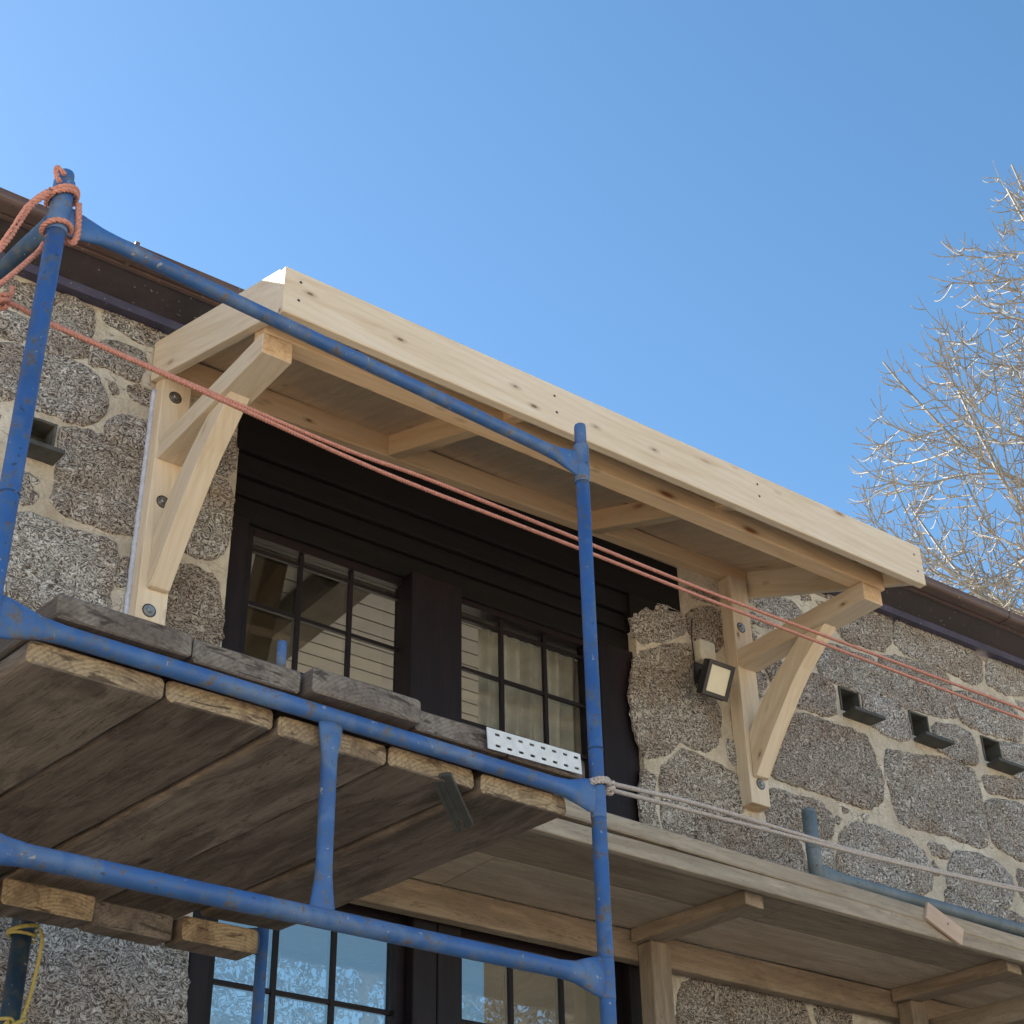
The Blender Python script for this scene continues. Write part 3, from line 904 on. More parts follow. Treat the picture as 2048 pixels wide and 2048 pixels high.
board('ceiling_beam', (4.13, 0.50, 6.31), (4.24, 4.9, 6.31), 0.22, 0.22, TRUSS, house, (0, 0, 1), 0.006)
tube('purlin', [(3.86, 0.72, 6.09), (3.90, 4.9, 6.09)], (0.062, 0.062), TRUSS, house, 24)
aabox('inner_back', (2.6, 3.0, 0.0), (5.8, 3.05, 2.85), PLANK_D, house)

# curtain in the right window
cv = []; cf = []
nx_, nz_ = 90, 14
for j in range(nz_+1):
    t = j/nz_
    for i in range(nx_+1):
        s = i/nx_
        x = 4.47+0.74*s + 0.06*math.sin(t*2.2)*(1-s)
        y = 0.24+0.022*math.sin(s*46+1.3*math.sin(t*3))*(0.7+0.3*t)+0.01*math.sin(s*17)
        cv.append((x, y, 4.6+1.17*t))
for j in range(nz_):
    for i in range(nx_):
        a = j*(nx_+1)+i
        cf.append((a, a+1, a+nx_+2, a+nx_+1))
cur = put('curtain', mesh_from('curtain', cv, cf, True), Matrix.Identity(4), None, CURTAIN)
tag(cur, 'pleated grey-brown curtain hanging behind the right pane of the upper window', 'curtain')

# ------------------------------------------------------------------ timber porch roof along the wall
porch = thing('timber_porch', (5.0, -0.5, 0), 'flat boarded timber porch roof under the window, with square posts', 'porch')
PX0, PX1 = 3.10, 9.4
ys = [(-0.885, -0.815), (-0.811, -0.525), (-0.521, -0.118)]
ys = [(-0.905, -0.826), (-0.822, -0.53), (-0.526, -0.105)]
for q, (a, c_) in enumerate(ys):
    cuts = [PX0] + ([4.05, 6.9] if q == 2 else [5.6, 8.2] if q == 1 else [7.4]) + [PX1]
    for x0, x1 in zip(cuts, cuts[1:]):
        aabox('roof_board', (x0+0.002, a, 4.135), (x1-0.002, c_, 4.165), PORCH if q == 2 else PORCH_M, porch, 0.002)
board('edge_board', (PX0, -0.926, 4.152), (PX1, -0.926, 4.112), 0.040, 0.078, PORCH_EDGE, porch, (0, 0, 1), 0.004)
board('edge_board', (PX0, -0.930, 4.258), (PX1, -0.930, 4.140), 0.046, 0.074, PORCH_EDGE, porch, (0, 0, 1), 0.006)
board('top_board', (PX0, -0.68, 4.244), (PX1, -0.68, 4.130), 0.45, 0.05, PORCH_EDGE, porch, (0, 0, 1), 0.003)
board('top_board', (PX0, -0.24, 4.244), (PX1, -0.24, 4.130), 0.42, 0.05, PORCH_EDGE, porch, (0, 0, 1), 0.003)
aabox('wall_beam', (PX0, -0.098, 3.985), (PX1, -0.03, 4.134), PORCH_D, porch, 0.004)
for x in (5.30, 7.18, 8.9):
    board('rafter', (x-0.055, -0.099, 4.100), (x+0.015, -0.835, 4.100), 0.130, 0.068, PORCH_D, porch, (0, 0, 1), 0.003, end=PORCH_EDGE)
for x in (5.225, 7.10):
    aabox('post', (x, -0.205, 0), (x+0.125, -0.100, 4.063), PORCH_D, porch, 0.006)
board('lower_rail', (7.32, -0.12, 3.93), (7.40, -0.88, 3.93), 0.10, 0.12, PORCH_D, porch, (0, 0, 1), 0.004)
board('lower_rail', (7.52, -0.12, 3.78), (7.60, -0.88, 3.78), 0.10, 0.10, DARKWOOD, porch, (0, 0, 1), 0.004)

oc = board('wood_offcut', (6.385, -0.962, 4.215), (6.635, -0.962, 4.120), 0.018, 0.095, OFFCUT, None, (0, 0, 1), 0.002)
tag(oc, 'small pale pinkish wood offcut tacked across the porch edge boards', 'offcut')
rg = random.Random(12); V = []; Fc = []
for q in range(150):
    x = rg.uniform(5.9, 8.8); y = rg.uniform(-0.93, -0.70); s = rg.uniform(0.004, 0.013)*(1 if rg.random() < 0.93 else 1.8)
    z = 4.244+(4.130-4.244)*(x-3.1)/6.3+0.027+s*0.4 + 0.008
    n0 = len(V)
    for d in ((1, 0, 0), (-1, 0, 0), (0, 1, 0), (0, -1, 0), (0, 0, 1), (0, 0, -1)):
        k_ = s*rg.uniform(0.6, 1.3)
        V.append((x+d[0]*k_*1.5, y+d[1]*k_*1.3, z+d[2]*k_))
    Fc += [tuple(n0+i for i in f) for f in ((0, 2, 4), (2, 1, 4), (1, 3, 4), (3, 0, 4), (2, 0, 5), (1, 2, 5), (3, 1, 5), (0, 3, 5))]
tag(put('mortar_crumbs', mesh_from('mortar_crumbs', V, Fc), Matrix.Identity(4), None, MORTAR), 'crumbs of pale mortar scattered along the porch edge under the grey rail', 'rubble', kind='stuff')
sm = put('screw', mesh_from('screw', [(math.cos(a)*.006, 0, math.sin(a)*.006) for a in [i*math.pi/4 for i in range(8)]], [tuple(range(8))[::-1]]), Matrix.Translation((6.53, -0.9722, 4.17)), oc, BLACKM)

# ------------------------------------------------------------------ canopy
can = thing('timber_canopy', (4.38, -0.66, 6.0), 'new pale pine canopy frame sloping out over the dark window', 'canopy')
XL, XR = 2.401, 6.363


def zt(x, y): return 6.141 + (y+1.324)*(0.336+0.0136*(x-2.401))


def sloped(name, x0, x1, y0, y1, top, bot, mat, parent, bev=0.003, plumb=True):
    """board running from y0 to y1 under the canopy slope; top/bot are offsets below zt; ends plumb"""
    xm = (x0+x1)/2
    M, L = frame((x0, y0, zt(xm, y0)-top), (x0, y1, zt(xm, y1)-top), (0, 0, 1))
    Mi = M.inverted()
    V = []
    for x in (x0, x1):
        for (y, off) in ((y0, top), (y1, top), (y1, bot), (y0, bot)):
            V.append(Mi @ Vector((x, y, zt(xm, y)-off)))
    Fc = [(0, 1, 2, 3), (7, 6, 5, 4), (0, 4, 5, 1), (1, 5, 6, 2), (2, 6, 7, 3), (3, 7, 4, 0)]
    return put(name, fix(mesh_from(name, V, Fc), bev), M, parent, mat)


def dots(parent, M, pts, r=0.006, mat=None, name='screw'):
    for p in pts:
        V = [(math.cos(a)*r, 0, math.sin(a)*r) for a in [i*math.pi/4 for i in range(8)]]
        V += [(x_*0.6, -0.0012, z_*0.6) for x_, _, z_ in V]
        Fc = [(i, (i+1) % 8, (i+1) % 8+8, i+8) for i in range(8)] + [tuple(range(8, 16))]
        put(name, mesh_from(name, V, Fc), M @ Matrix.Translation(p), parent, mat or BLACKM)


sloped('side_board', XL, XL+0.046, -0.004, -1.2765, 0.0, 0.236, PINE, can)
sloped('side_board', XR-0.046, XR, -0.004, -1.2765, 0.0, 0.236, PINE, can)
fas = board('fascia', (XL, -1.301, 6.020), (XR, -1.301, 6.020), 0.047, 0.242, PINE, can, (0, 0, 1), 0.004)
I4 = Matrix.Identity(4)
dots(fas, I4, [(XL+0.075, -1.3255, 6.085), (XL+0.07, -1.3255, 5.985), (3.83, -1.3255, 6.075), (3.84, -1.3255, 5.985), (5.13, -1.3255, 6.08), (5.135, -1.3255, 6.01), (6.30, -1.3255, 6.07), (6.31, -1.3255, 5.97)], 0.007)
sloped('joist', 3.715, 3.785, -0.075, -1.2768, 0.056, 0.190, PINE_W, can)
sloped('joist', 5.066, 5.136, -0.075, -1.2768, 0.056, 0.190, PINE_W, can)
sloped('soffit_panel', XL+0.048, 3.745, -0.006, -1.2766, 0.040, 0.055, PINE_PANEL, can)
sloped('soffit_panel', 3.747, 5.100, -0.006, -1.2766, 0.040, 0.055, PINE_PANEL, can)
sloped('soffit_panel', 5.102, XR-0.048, -0.006, -1.2766, 0.040, 0.055, PINE_PANEL, can)
# wall ledger, front beam
M, L = frame((XL+0.048, -0.073, 6.40), (XR-0.048, -0.073, 6.53), (0, 0, 1))
Mi = M.inverted()
V = [Mi @ Vector(p) for p in [(XL+.048, -.073, 6.348), (XR-.048, -.073, 6.482), (XR-.048, -.073, zt(XR, -.073)-.057), (XL+.048, -.073, zt(XL, -.073)-.057),
                              (XL+.048, -.003, 6.348), (XR-.048, -.003, 6.482), (XR-.048, -.003, zt(XR, -.073)-.057), (XL+.048, -.003, zt(XL, -.073)-.057)]]
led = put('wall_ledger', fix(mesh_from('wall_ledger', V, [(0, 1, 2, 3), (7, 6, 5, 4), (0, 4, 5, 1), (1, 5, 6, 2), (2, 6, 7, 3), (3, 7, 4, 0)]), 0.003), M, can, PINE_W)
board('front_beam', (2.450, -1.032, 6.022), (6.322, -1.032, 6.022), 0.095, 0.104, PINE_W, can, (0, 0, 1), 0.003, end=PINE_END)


def hexbolt(parent, x, y, z):
    # round counterbore with a zinc hex bolt and washer in it
    w = tube('washer', [(x, y-0.0005, z), (x, y-0.004, z)], (0.026, 0.026), STEEL, parent, 24)
    V = [(math.cos(a)*0.015, 0, math.sin(a)*0.015) for a in [i*math.pi/3 for i in range(6)]]
    V += [(a, -0.014, c_) for a, _, c_ in V]
    Fc = [(i, (i+1) % 6, (i+1) % 6+6, i+6) for i in range(6)] + [tuple(range(6, 12))]
    put('bolt', fix(mesh_from('bolt', V, Fc), 0.0015), Matrix.Translation((x, y-0.004, z)), parent, STEEL)
    V = []; Fc = []
    n = 28
    for r, yy in ((0.027, 0.0), (0.031, -0.0020), (0.033, 0.0)):
        V += [(math.cos(i*2*math.pi/n)*r, yy, math.sin(i*2*math.pi/n)*r) for i in range(n)]
    for q in range(2):
        Fc += [(q*n+i, q*n+(i+1) % n, (q+1)*n+(i+1) % n, (q+1)*n+i) for i in range(n)]
    put('bolt_hole_rim', mesh_from('bolt_hole_rim', V, Fc, True), Matrix.Translation((x, y, z)), parent, DARKGAP)


def bracket(px, ztop, armx, bolts, label, brx):
    t = thing('timber_bracket', (px+0.07, 0, 5.02), label, 'bracket', 'timber brackets carrying the canopy')
    aw = 0.145
    post = board('post', (px+aw/2, -0.050, 5.022), (px+aw/2, -0.050, ztop), aw, 0.098, PINE, t, (0, 1, 0), 0.003, end=PINE_END)
    arm = board('arm', (armx+aw/2, -0.101, 5.913), (armx+aw/2, -1.081, 5.913), aw, 0.108, PINE, t, (0, 0, 1), 0.003, end=PINE_END)
    Mb = Matrix(((0, 1, 0, brx), (-0.62, 0, -0.785, 0), (0.785, 0, -0.62, 0), (0, 0, 0, 1)))
    Mi = Mb.inverted()
    outer = [(-0.102, 5.175), (-0.128, 5.178), (-0.18, 5.25), (-0.24, 5.33), (-0.31, 5.42), (-0.38, 5.505), (-0.46, 5.60), (-0.54, 5.68), (-0.62, 5.745), (-0.70, 5.81), (-0.76, 5.858)]
    inner = [(-0.555, 5.858), (-0.47, 5.795), (-0.38, 5.73), (-0.30, 5.665), (-0.22, 5.59), (-0.15, 5.51), (-0.102, 5.44)]
    V = []
    for x in (brx, brx+0.098):
        for y, z in outer+inner:
            V.append(Mi @ Vector((x, y, z)))
    n = len(outer+inner)
    Fc = [tuple(range(n)), tuple(range(2*n-1, n-1, -1))] + [(i, i+n, (i+1) % n+n, (i+1) % n) for i in range(n)]
    put('brace', fix(mesh_from('brace', V, Fc), 0.0025), Mb, t, PINE)
    for (x, z) in bolts: hexbolt(post, x, -0.0995, z)
    return t

bL = bracket(2.430, 6.343, 2.443, [(2.498, 6.232), (2.497, 5.640), (2.492, 5.071)], 'left pine bracket with arched brace, partly behind the blue scaffold platform', 2.468)
bR = bracket(6.132, 6.472, 6.136, [(6.190, 6.131), (6.214, 5.147)], 'right pine bracket with arched brace, beside the floodlight', 6.16)
# sealant line down the wall side of the left post
sp = []
for i in range(50):
    z = 5.03+i*0.0258
    sp.append((2.424+mnoise.noise(Vector((z*30, 0, 0)))*0.004, -0.012+mnoise.noise(Vector((z*23, 5, 0)))*0.006, z))
tube('sealant_bead', sp, (0.013, 0.016), SEALANT, bL, 8, up=(1, 0, 0))

# ------------------------------------------------------------------ floodlight
fl = thing('floodlight', (5.93, 0, 5.80), 'small black square floodlight with pale lens on a cream box on the wall', 'floodlight')
jb = aabox('junction_box', (5.865, -0.075, 5.845), (5.985, -0.012, 5.975), CREAM, fl, 0.006)
# housing: hangs on a yoke, face tilted towards the ground
fm, _ = frame((5.765, -0.235, 5.745), (5.965, -0.235, 5.745), (0, -0.45, 0.9))
V = []; Fc = []
w_, h_ = 0.195, 0.20
hs = put('housing', fix(mesh_from('housing', [(x, y, z) for x in (0, w_) for y in (0, 0.045) for z in (-h_, 0)],
     [(0, 1, 3, 2), (4, 6, 7, 5), (0, 4, 5, 1), (2, 3, 7, 6), (0, 2, 6, 4), (1, 5, 7, 3)]), 0.008, 2), fm, fl, BLACKM)
# raised rim + lens
def ringmesh(x0, x1, z0, z1, t, y0, y1):
    V = []
    for (a, b_, c_, d) in ((x0, x1, z0, z1), (x0+t, x1-t, z0+t, z1-t)):
        for y in (y0, y1):
            V += [(a, y, c_), (b_, y, c_), (b_, y, d), (a, y, d)]
    Fc = []
    for i in range(4):
        j = (i+1) % 4
        Fc += [(i, j, j+4, i+4), (8+i, 12+i, 12+j, 8+j), (4+i, 4+j, 12+j, 12+i), (i, 8+i, 8+j, j)]
    return V, Fc
V, Fc = ringmesh(0, w_, -h_, 0, 0.024, 0.0, -0.012)
put('rim', fix(mesh_from('rim', V, Fc), 0.002), fm @ Matrix.Translation((0, -0.0005, 0)), hs, BLACKM)
put('lens', mesh_from('lens', [(0.024, 0, -h_+0.024), (w_-0.024, 0, -h_+0.024), (w_-0.024, 0, -0.024), (0.024, 0, -0.024)], [(0, 1, 2, 3)]), fm @ Matrix.Translation((0, -0.004, 0)), hs, LENS)
for q in range(7):
    put('cooling_fin', fix(mesh_from('cooling_fin', [(x, y, z) for x in (0.03+q*0.022, 0.035+q*0.022) for y in (0.045, 0.062) for z in (-0.17, -0.04)],
        [(0, 1, 3, 2), (4, 6, 7, 5), (0, 4, 5, 1), (2, 3, 7, 6), (0, 2, 6, 4), (1, 5, 7, 3)])), fm, hs, BLACKM)
tube('yoke', catmull([(5.90, -0.03, 5.80), (5.90, -0.09, 5.72), (5.88, -0.14, 5.70)], 0.02), (0.006, 0.02), BLACKM, fl, 8)
aabox('yoke_plate', (5.85, -0.035, 5.70), (5.94, -0.02, 5.835), BLACKM, fl, 0.003)
tube('cable', catmull([(5.86, -0.03, 6.12), (5.845, -0.03, 6.0), (5.85, -0.03, 5.85), (5.84, -0.03, 5.70), (5.87, -0.04, 5.66), (5.92, -0.10, 5.68)], 0.02), (0.004, 0.004), BLACKM, fl, 6, up=(1, 0, 0))

# ================================================================== SCAFFOLD (its own frame: s along, k in depth)
A_ = Vector((0.9937, 0.112, 0)); B_ = Vector((-0.112, 0.9937, 0)); O_ = Vector((3.071, -2.346, 0))


def S3(s, k, z): return O_ + A_*s + B_*k + Vector((0, 0, z))


def weld_rail(name, s0, s1, k, z0, z1, parent, mat, fl0=True, fl1=True, r=0.0225):
    """horizontal tube with its ends flattened and fish-tailed onto the uprights"""
    n = 26; path = []; rad = []
    L = abs(s1-s0)
    for i in range(n+1):
        t = i/n
        # denser near the ends
        u = 0.5-0.5*math.cos(math.pi*t)
        path.append(S3(s0+(s1-s0)*u, k, z0+(z1-z0)*u))
        d0 = u*L; d1 = (1-u)*L
        f = 0.0
        if fl0: f = max(f, max(0, 1-d0/0.16))
        if fl1: f = max(f, max(0, 1-d1/0.16))
        f = f*f*(3-2*f)
        rad.append((r*(1+1.35*f), r*(1-0.50*f)))
    return tube(name, path, rad, mat, parent, 24)


def upright(parent, s, k, z0, z1, r, spig, mat, joints=(), name='upright'):
    """pole with spigot top and coupling joints"""
    up = tube(name, [S3(s, k, z0), S3(s, k, z1-spig)], (r, r), mat, parent, 28)
    tube('spigot', [S3(s, k, z1-spig-0.002), S3(s, k, z1-0.008), S3(s, k, z1)], [(r*0.90, r*0.90), (r*0.90, r*0.90), (r*0.84, r*0.84)], mat, up, 28)
    for z, h, e in joints:
        tube('collar', [S3(s, k, z-h/2), S3(s, k, z-h/2+0.004), S3(s, k, z+h/2-0.004), S3(s, k, z+h/2)], [(r*e*0.97,)*2, (r*e,)*2, (r*e,)*2, (r*e*0.97,)*2], mat, up, 28)
    return up


fr1 = thing('scaffold', tuple(S3(-1.0, 0, 0)), 'blue tubular scaffold frame nearest the camera with three rails and a short middle strut', 'scaffold')
SL, SR = -2.040, 0.040
uL = upright(fr1, SL, 0, 0.0, 4.905, 0.0265, 0.065, BLUE, [(4.775, 0.19, 1.16), (3.815, 0.006, 1.06)])
uR = upright(fr1, SR, 0, 0.0, 5.015, 0.0240, 0.11, BLUE, [(4.845, 0.16, 1.14), (3.74, 0.006, 1.10), (3.0, 0.12, 1.05), (3.56, 0.11, 1.06)])
weld_rail('rail', SL+0.02, SR-0.015, 0, 4.742, 4.838, fr1, BLUE)
weld_rail('rail', SL+0.02, SR-0.015, 0, 3.483, 3.574, fr1, BLUE, r=0.0250)
weld_rail('rail', SL+0.02, SR-0.015, 0, 2.918, 3.003, fr1, BLUE, r=0.0265)
# middle strut, flattened where it meets the rails
n = 20; path = []; rad = []
for i in range(n+1):
    t = i/n
    path.append(S3(-1.017, 0.0, 2.965+(3.515-2.965)*t))
    f = max(0, 1-min(t, 1-t)*0.55/0.13); f = f*f*(3-2*f)
    rad.append((0.0225*(1-0.45*f), 0.0225*(1+0.85*f)))
tube('strut', path, rad, BLUE, fr1, 24, up=tuple(B_))
# side guard tube running back to the wall from the left upright
sg = thing('scaffold_side_tube', tuple(S3(SL, 0.1, 4.7)), 'dark blue scaffold tube running back from the left upright under the pink rope', 'scaffold tube')
pth = [S3(SL, 0.03+1.7*t, 4.745) for t in (0, .03, .06, .1, .5, .9, 1)]
tube('tube', pth, [(0.055, 0.012), (0.05, 0.016), (0.04, 0.022), (0.0285, 0.0285), (0.0285, 0.0285), (0.0285, 0.0285), (0.05, 0.014)], BLUE_D, sg, 24)

fr2 = thing('scaffold', tuple(S3(-1.0, 1.75, 0)), 'dark blue rear scaffold frame whose pole tops out above the planks', 'scaffold')
upright(fr2, 0.012, 1.75, 0.0, 4.815, 0.0225, 0.13, BLUE, [(3.9, 0.006, 1.08)])
upright(fr2, -2.04, 1.75, 0.0, 4.79, 0.0225, 0.13, BLUE)
weld_rail('rail', -2.02, 0.0, 1.75, 3.44, 3.53, fr2, BLUE_D)

pp = thing('scaffold_prop', tuple(S3(-0.965, 1.75, 0)), 'dark steel prop under the planks with yellow cord tied round it', 'prop')
tube('pole', [S3(-0.965, 1.75, 0), S3(-0.965, 1.75, 3.43)], (0.033, 0.033), BLUE_D, pp, 24)
tube('collar', [S3(-0.965, 1.75, 3.36), S3(-0.965, 1.75, 3.43)], (0.040, 0.040), BLUE_D, pp, 24)

fr3 = thing('scaffold', (5.45, -0.75, 4.2), 'grey far scaffold frame standing on the porch edge, its top rail running right', 'scaffold')
tube('upright', [(5.798, -0.80, 4.262), (5.798, -0.80, 4.65)], (0.036, 0.036), GREYPIPE, fr3, 24)
tube('spigot', [(5.798, -0.80, 4.648), (5.798, -0.80, 4.665)], (0.034, 0.034), GREYPIPE, fr3, 24)
tube('collar', [(5.798, -0.80, 4.455), (5.798, -0.80, 4.462)], (0.038, 0.038), GREYPIPE, fr3, 24)
pth = [(5.81+d, -0.80, 4.335) for d in (0, .04, .09, .15, .22, 1, 2.5, 5.2)]
tube('rail', pth, [(0.062, 0.015), (0.058, 0.02), (0.048, 0.028), (0.038, 0.033), (0.034, 0.034), (0.034, 0.034), (0.034, 0.034), (0.034, 0.034)], GREYPIPE, fr3, 24)
tube('upright', [(11.0, -0.80, 0.0), (11.0, -0.80, 5.95)], (0.036, 0.036), GREYPIPE, fr3, 24)


# planks -----------------------------------------------------------
def plank(s0, s1, k0, k1, zb0, zb1, th, mat, end, label, cat='plank', group=None, rnd=0.014, seed=0, drop=0.0, cut=None):
    """board along k; zb0/zb1 underside height at s0/s1; softly worn edges"""
    rg = random.Random(seed*7+3)
    n = 26
    V = []; Fc = []
    c = (s0+s1)/2
    M = Matrix((B_, -A_, Vector((0, 0, 1)))).transposed().to_4x4()   # local X = depth, Y = -s, Z = up
    M.translation = S3(c, k0, (zb0+zb1)/2)
    Mi = M.inverted()
    prof = [(0, rnd), (0, th-rnd), (rnd*0.35, th-rnd*0.3), (rnd*1.1, th), (1-rnd*1.1, th), (1-rnd*0.35, th-rnd*0.3), (1, th-rnd), (1, rnd), (1-rnd*0.35, rnd*0.3), (1-rnd*1.1, 0), (rnd*1.1, 0), (rnd*0.35, rnd*0.3)]
    w = s1-s0
    m_ = len(prof)
    for i in range(n+1):
        t = i/n
        k = k0+(k1-k0)*t
        for q, (a, z) in enumerate(prof):
            if a in (0, 1): ss = a*w
            elif a < 0.5: ss = a
            else: ss = w-(1-a)
            wob = mnoise.noise(Vector((k*5, q*0.4, seed*3.3)))*0.006 + mnoise.noise(Vector((k*21, q, seed*3.3)))*0.002
            zb = zb0+(zb1-zb0)*ss/w + drop*t
            zz = zb+z+mnoise.noise(Vector((k*4, ss*5, seed)))*0.004
            kk = k + (mnoise.noise(Vector((ss*25, z*30, seed)))*0.006 if i in (0, n) else 0)
            V.append(Mi @ S3(s0+ss+(wob if q in (0, 1, 2, 10, 11) else -wob if q in (5, 6, 7, 8) else 0), kk, zz))
    for i in range(n):
        for q in range(m_):
            q2 = (q+1) % m_
            Fc.append((i*m_+q, (i+1)*m_+q, (i+1)*m_+q2, i*m_+q2))
    # worn end: small inner ring
    for base, sgn in ((0, -1), (n*m_, 1)):
        cen = sum((V[base+q] for q in range(m_)), Vector())/m_
        st = len(V)
        for q in range(m_):
            p = V[base+q]; V.append(Vector((p.x+sgn*0.004, cen.y+(p.y-cen.y)*(1-0.012/w), cen.z+(p.z-cen.z)*0.88)))
        for q in range(m_):
            q2 = (q+1) % m_
            Fc.append((base+q, base+q2, st+q2, st+q) if sgn < 0 else (base+q2, base+q, st+q, st+q2))
        Fc.append(tuple(st+q for q in range(m_)) if sgn < 0 else tuple(st+q for q in range(m_))[::-1])
    me = fix(mesh_from('plank', V, Fc))
    o = put('scaffold_plank', me, M, None, [mat, end])
    for p in me.polygons:
        if abs(p.normal.x) > 0.75: p.material_index = 1
    tag(o, label, cat, group)
    return o


GL = 'lower layer of scaffold planks under the platform'
GU = 'grey scaffold planks lying on the middle rail'
def zlo(s): return 3.498+0.048*s
lows = [(-1.915, -1.530, 0.030, 1.72, PLANK, TAN_END, 'brown underside plank at the left with a tan sawn end below the rail'),
        (-1.515, -1.178, 0.040, 1.72, PLANK_D, TAN_END, 'second underside plank from the left, dark and smooth, tan end'),
        (-1.165, -0.790, 0.035, 1.72, PLANK, TAN_END, 'third underside plank, cracked and lighter, above the short strut'),
        (-0.777, -0.447, 0.045, 1.72, PLANK_D, TAN_END, 'fourth underside plank with a worn knotty streak, right of the strut'),
        (-0.432, -0.075, 0.032, 1.50, PLANK_D, TAN_END, 'rightmost underside plank, reddish dark, whose long edge crosses the porch boards')]
for i, (a, c_, k0, k1, mt_, en, lb) in enumerate(lows):
    dz = (0.0, 0.007, -0.004, 0.006, -0.003)[i]
    plank(a, c_, k0, k1, zlo(a)+dz, zlo(c_)+dz, 0.062, mt_, en, lb, group=GL, seed=i+1)
plank(-2.40, -1.935, 0.20, 1.50, zlo(-2.40)-0.004, zlo(-1.935)-0.004, 0.055, PLANK, PLANK_G, 'underside plank at the far left edge with a pale weathered side', group=GL, seed=9)
def zup(s): return 3.622+0.052*(s)*1.0
ups = [(-1.875, -1.487, -0.012, 'leftmost grey plank end on the rail, long with rounded corner'),
       (-1.470, -1.125, 0.005, 'second grey plank end on the rail, chipped at its right corner'),
       (-1.108, -0.722, -0.030, 'third grey plank end, thicker and stained, sticking out above the strut'),
       (-0.705, -0.345, 0.010, 'fourth grey plank end just left of the white slotted strip'),
       (-0.335, 0.000, 0.012, 'last grey plank end, carrying the white slotted strip')]
for i, (a, c_, k0, lb) in enumerate(ups):
    plank(a, c_, k0, 1.72, zup(a), zup(c_), 0.068 if i != 2 else 0.076, PLANK_G, GREY_END, lb, group=GU, seed=20+i, rnd=0.009)
GB = 'lapped board ends below the back of the platform'
def zbk(s): return 3.395+0.035*(s+0.6)
for i, (a, c_, mt_, lb) in enumerate([(-1.60, -1.26, TAN_END, 'short lapped board end at the far lower left corner'), (-1.235, -0.905, TAN_END, 'tan lapped board end with a brown stain above the steel prop'),
                               (-0.895, -0.585, GREY_END, 'dark brown lapped board end in the middle of the lower row'),
                               (-0.565, -0.255, TAN_END, 'orange tan lapped board end beside the rear blue pole')]):
    plank(a, c_, 1.39+(0.03 if i == 2 else 0), 1.50, zbk(a)-0.060, zbk(c_)-0.060, 0.085, PLANK_D, mt_, lb, group=GB, seed=40+i, rnd=0.012)

# white slotted metal strip lying against the plank ends
def slotted(L, H, t=0.003):
    xs = [0.0]; ns = 8
    for i in range(ns):
        c = L*(i+0.62)/(ns+0.3) + 0.012
        xs += [c-0.010, c+0.010]
    xs.append(L)
    z1, z2, z3, z4 = H*0.17, H*0.29, H*0.70, H*0.82
    zs = [0, z1, z2, z3, z4, H]
    V = []; Fc = []; ix = {}
    def vv(i, j, y):
        key = (i, j, y)
        if key not in ix: ix[key] = len(V); V.append((xs[i], y, zs[j]))
        return ix[key]
    solid = lambda i, j: 0 <= i < len(xs)-1 and 0 <= j < len(zs)-1 and not ((i % 2 == 1) and j in (1, 3))
    for i in range(len(xs)-1):
        for j in range(len(zs)-1):
            if not solid(i, j): continue
            Fc.append((vv(i, j, 0), vv(i+1, j, 0), vv(i+1, j+1, 0), vv(i, j+1, 0)))
            Fc.append((vv(i, j, t), vv(i, j+1, t), vv(i+1, j+1, t), vv(i+1, j, t)))
            for (di, dj, e0, e1) in ((-1, 0, (i, j), (i, j+1)), (1, 0, (i+1, j), (i+1, j+1)), (0, -1, (i, j), (i+1, j)), (0, 1, (i, j+1), (i+1, j+1))):
                if not solid(i+di, j+dj):
                    Fc.append((vv(*e0, 0), vv(*e1, 0), vv(*e1, t), vv(*e0, t)))
    return fix(mesh_from('slotted_metal_strip', V, Fc))

p0 = S3(-0.440, -0.012, 3.612); p1 = S3(-0.040, -0.012, 3.640)
Ms, L = frame(p0, p1, (0, 0, 1))
o = put('slotted_metal_strip', slotted(L, 0.068), Ms @ Matrix.Translation((0, 0, -0.012)), None, WHITEM)
tag(o, 'white slotted metal strip lying against the plank ends beside the right pole', 'metal strip')

# frayed dark lath poking out between the underside planks
pa = S3(-0.545, 0.06, 3.475); pb = S3(-0.375, 0.17, 3.425)
V = []; Fc = []
Mf, L = frame(pa, pb, (0, 0, 1))
rg = random.Random(5)
for q in range(6):
    y0 = -0.030+q*0.01; l = L*(0.8+0.3*rg.random()); n0 = len(V); z0 = rg.uniform(-.003, .003)
    for x in (-0.05, l):
        for y in (y0, y0+0.0095):
            for zz in (-0.006+z0, 0.006+z0): V.append((x, y, zz))
    Fc += [tuple(n0+i for i in f) for f in [(0, 1, 3, 2), (4, 6, 7, 5), (0, 4, 5, 1), (2, 3, 7, 6), (0, 2, 6, 4), (1, 5, 7, 3)]]
o = put('wood_lath', fix(mesh_from('wood_lath', V, Fc)), Mf, None, SLATE)
tag(o, 'frayed dark strip of lath poking down under the platform rail', 'lath')

# ------------------------------------------------------------------ ropes
def coil(c, r, turns, z0, z1, tilt=(0, 0), n=14, ph=0.0):
    P = []
    for i in range(int(turns*n)+1):
        a = ph+2*math.pi*i/n; t = i/(turns*n)
        dx, dy = r*math.cos(a), r*math.sin(a)
        P.append(Vector((c.x+dx, c.y+dy, z0+(z1-z0)*t+tilt[0]*dx+tilt[1]*dy)))
    return P

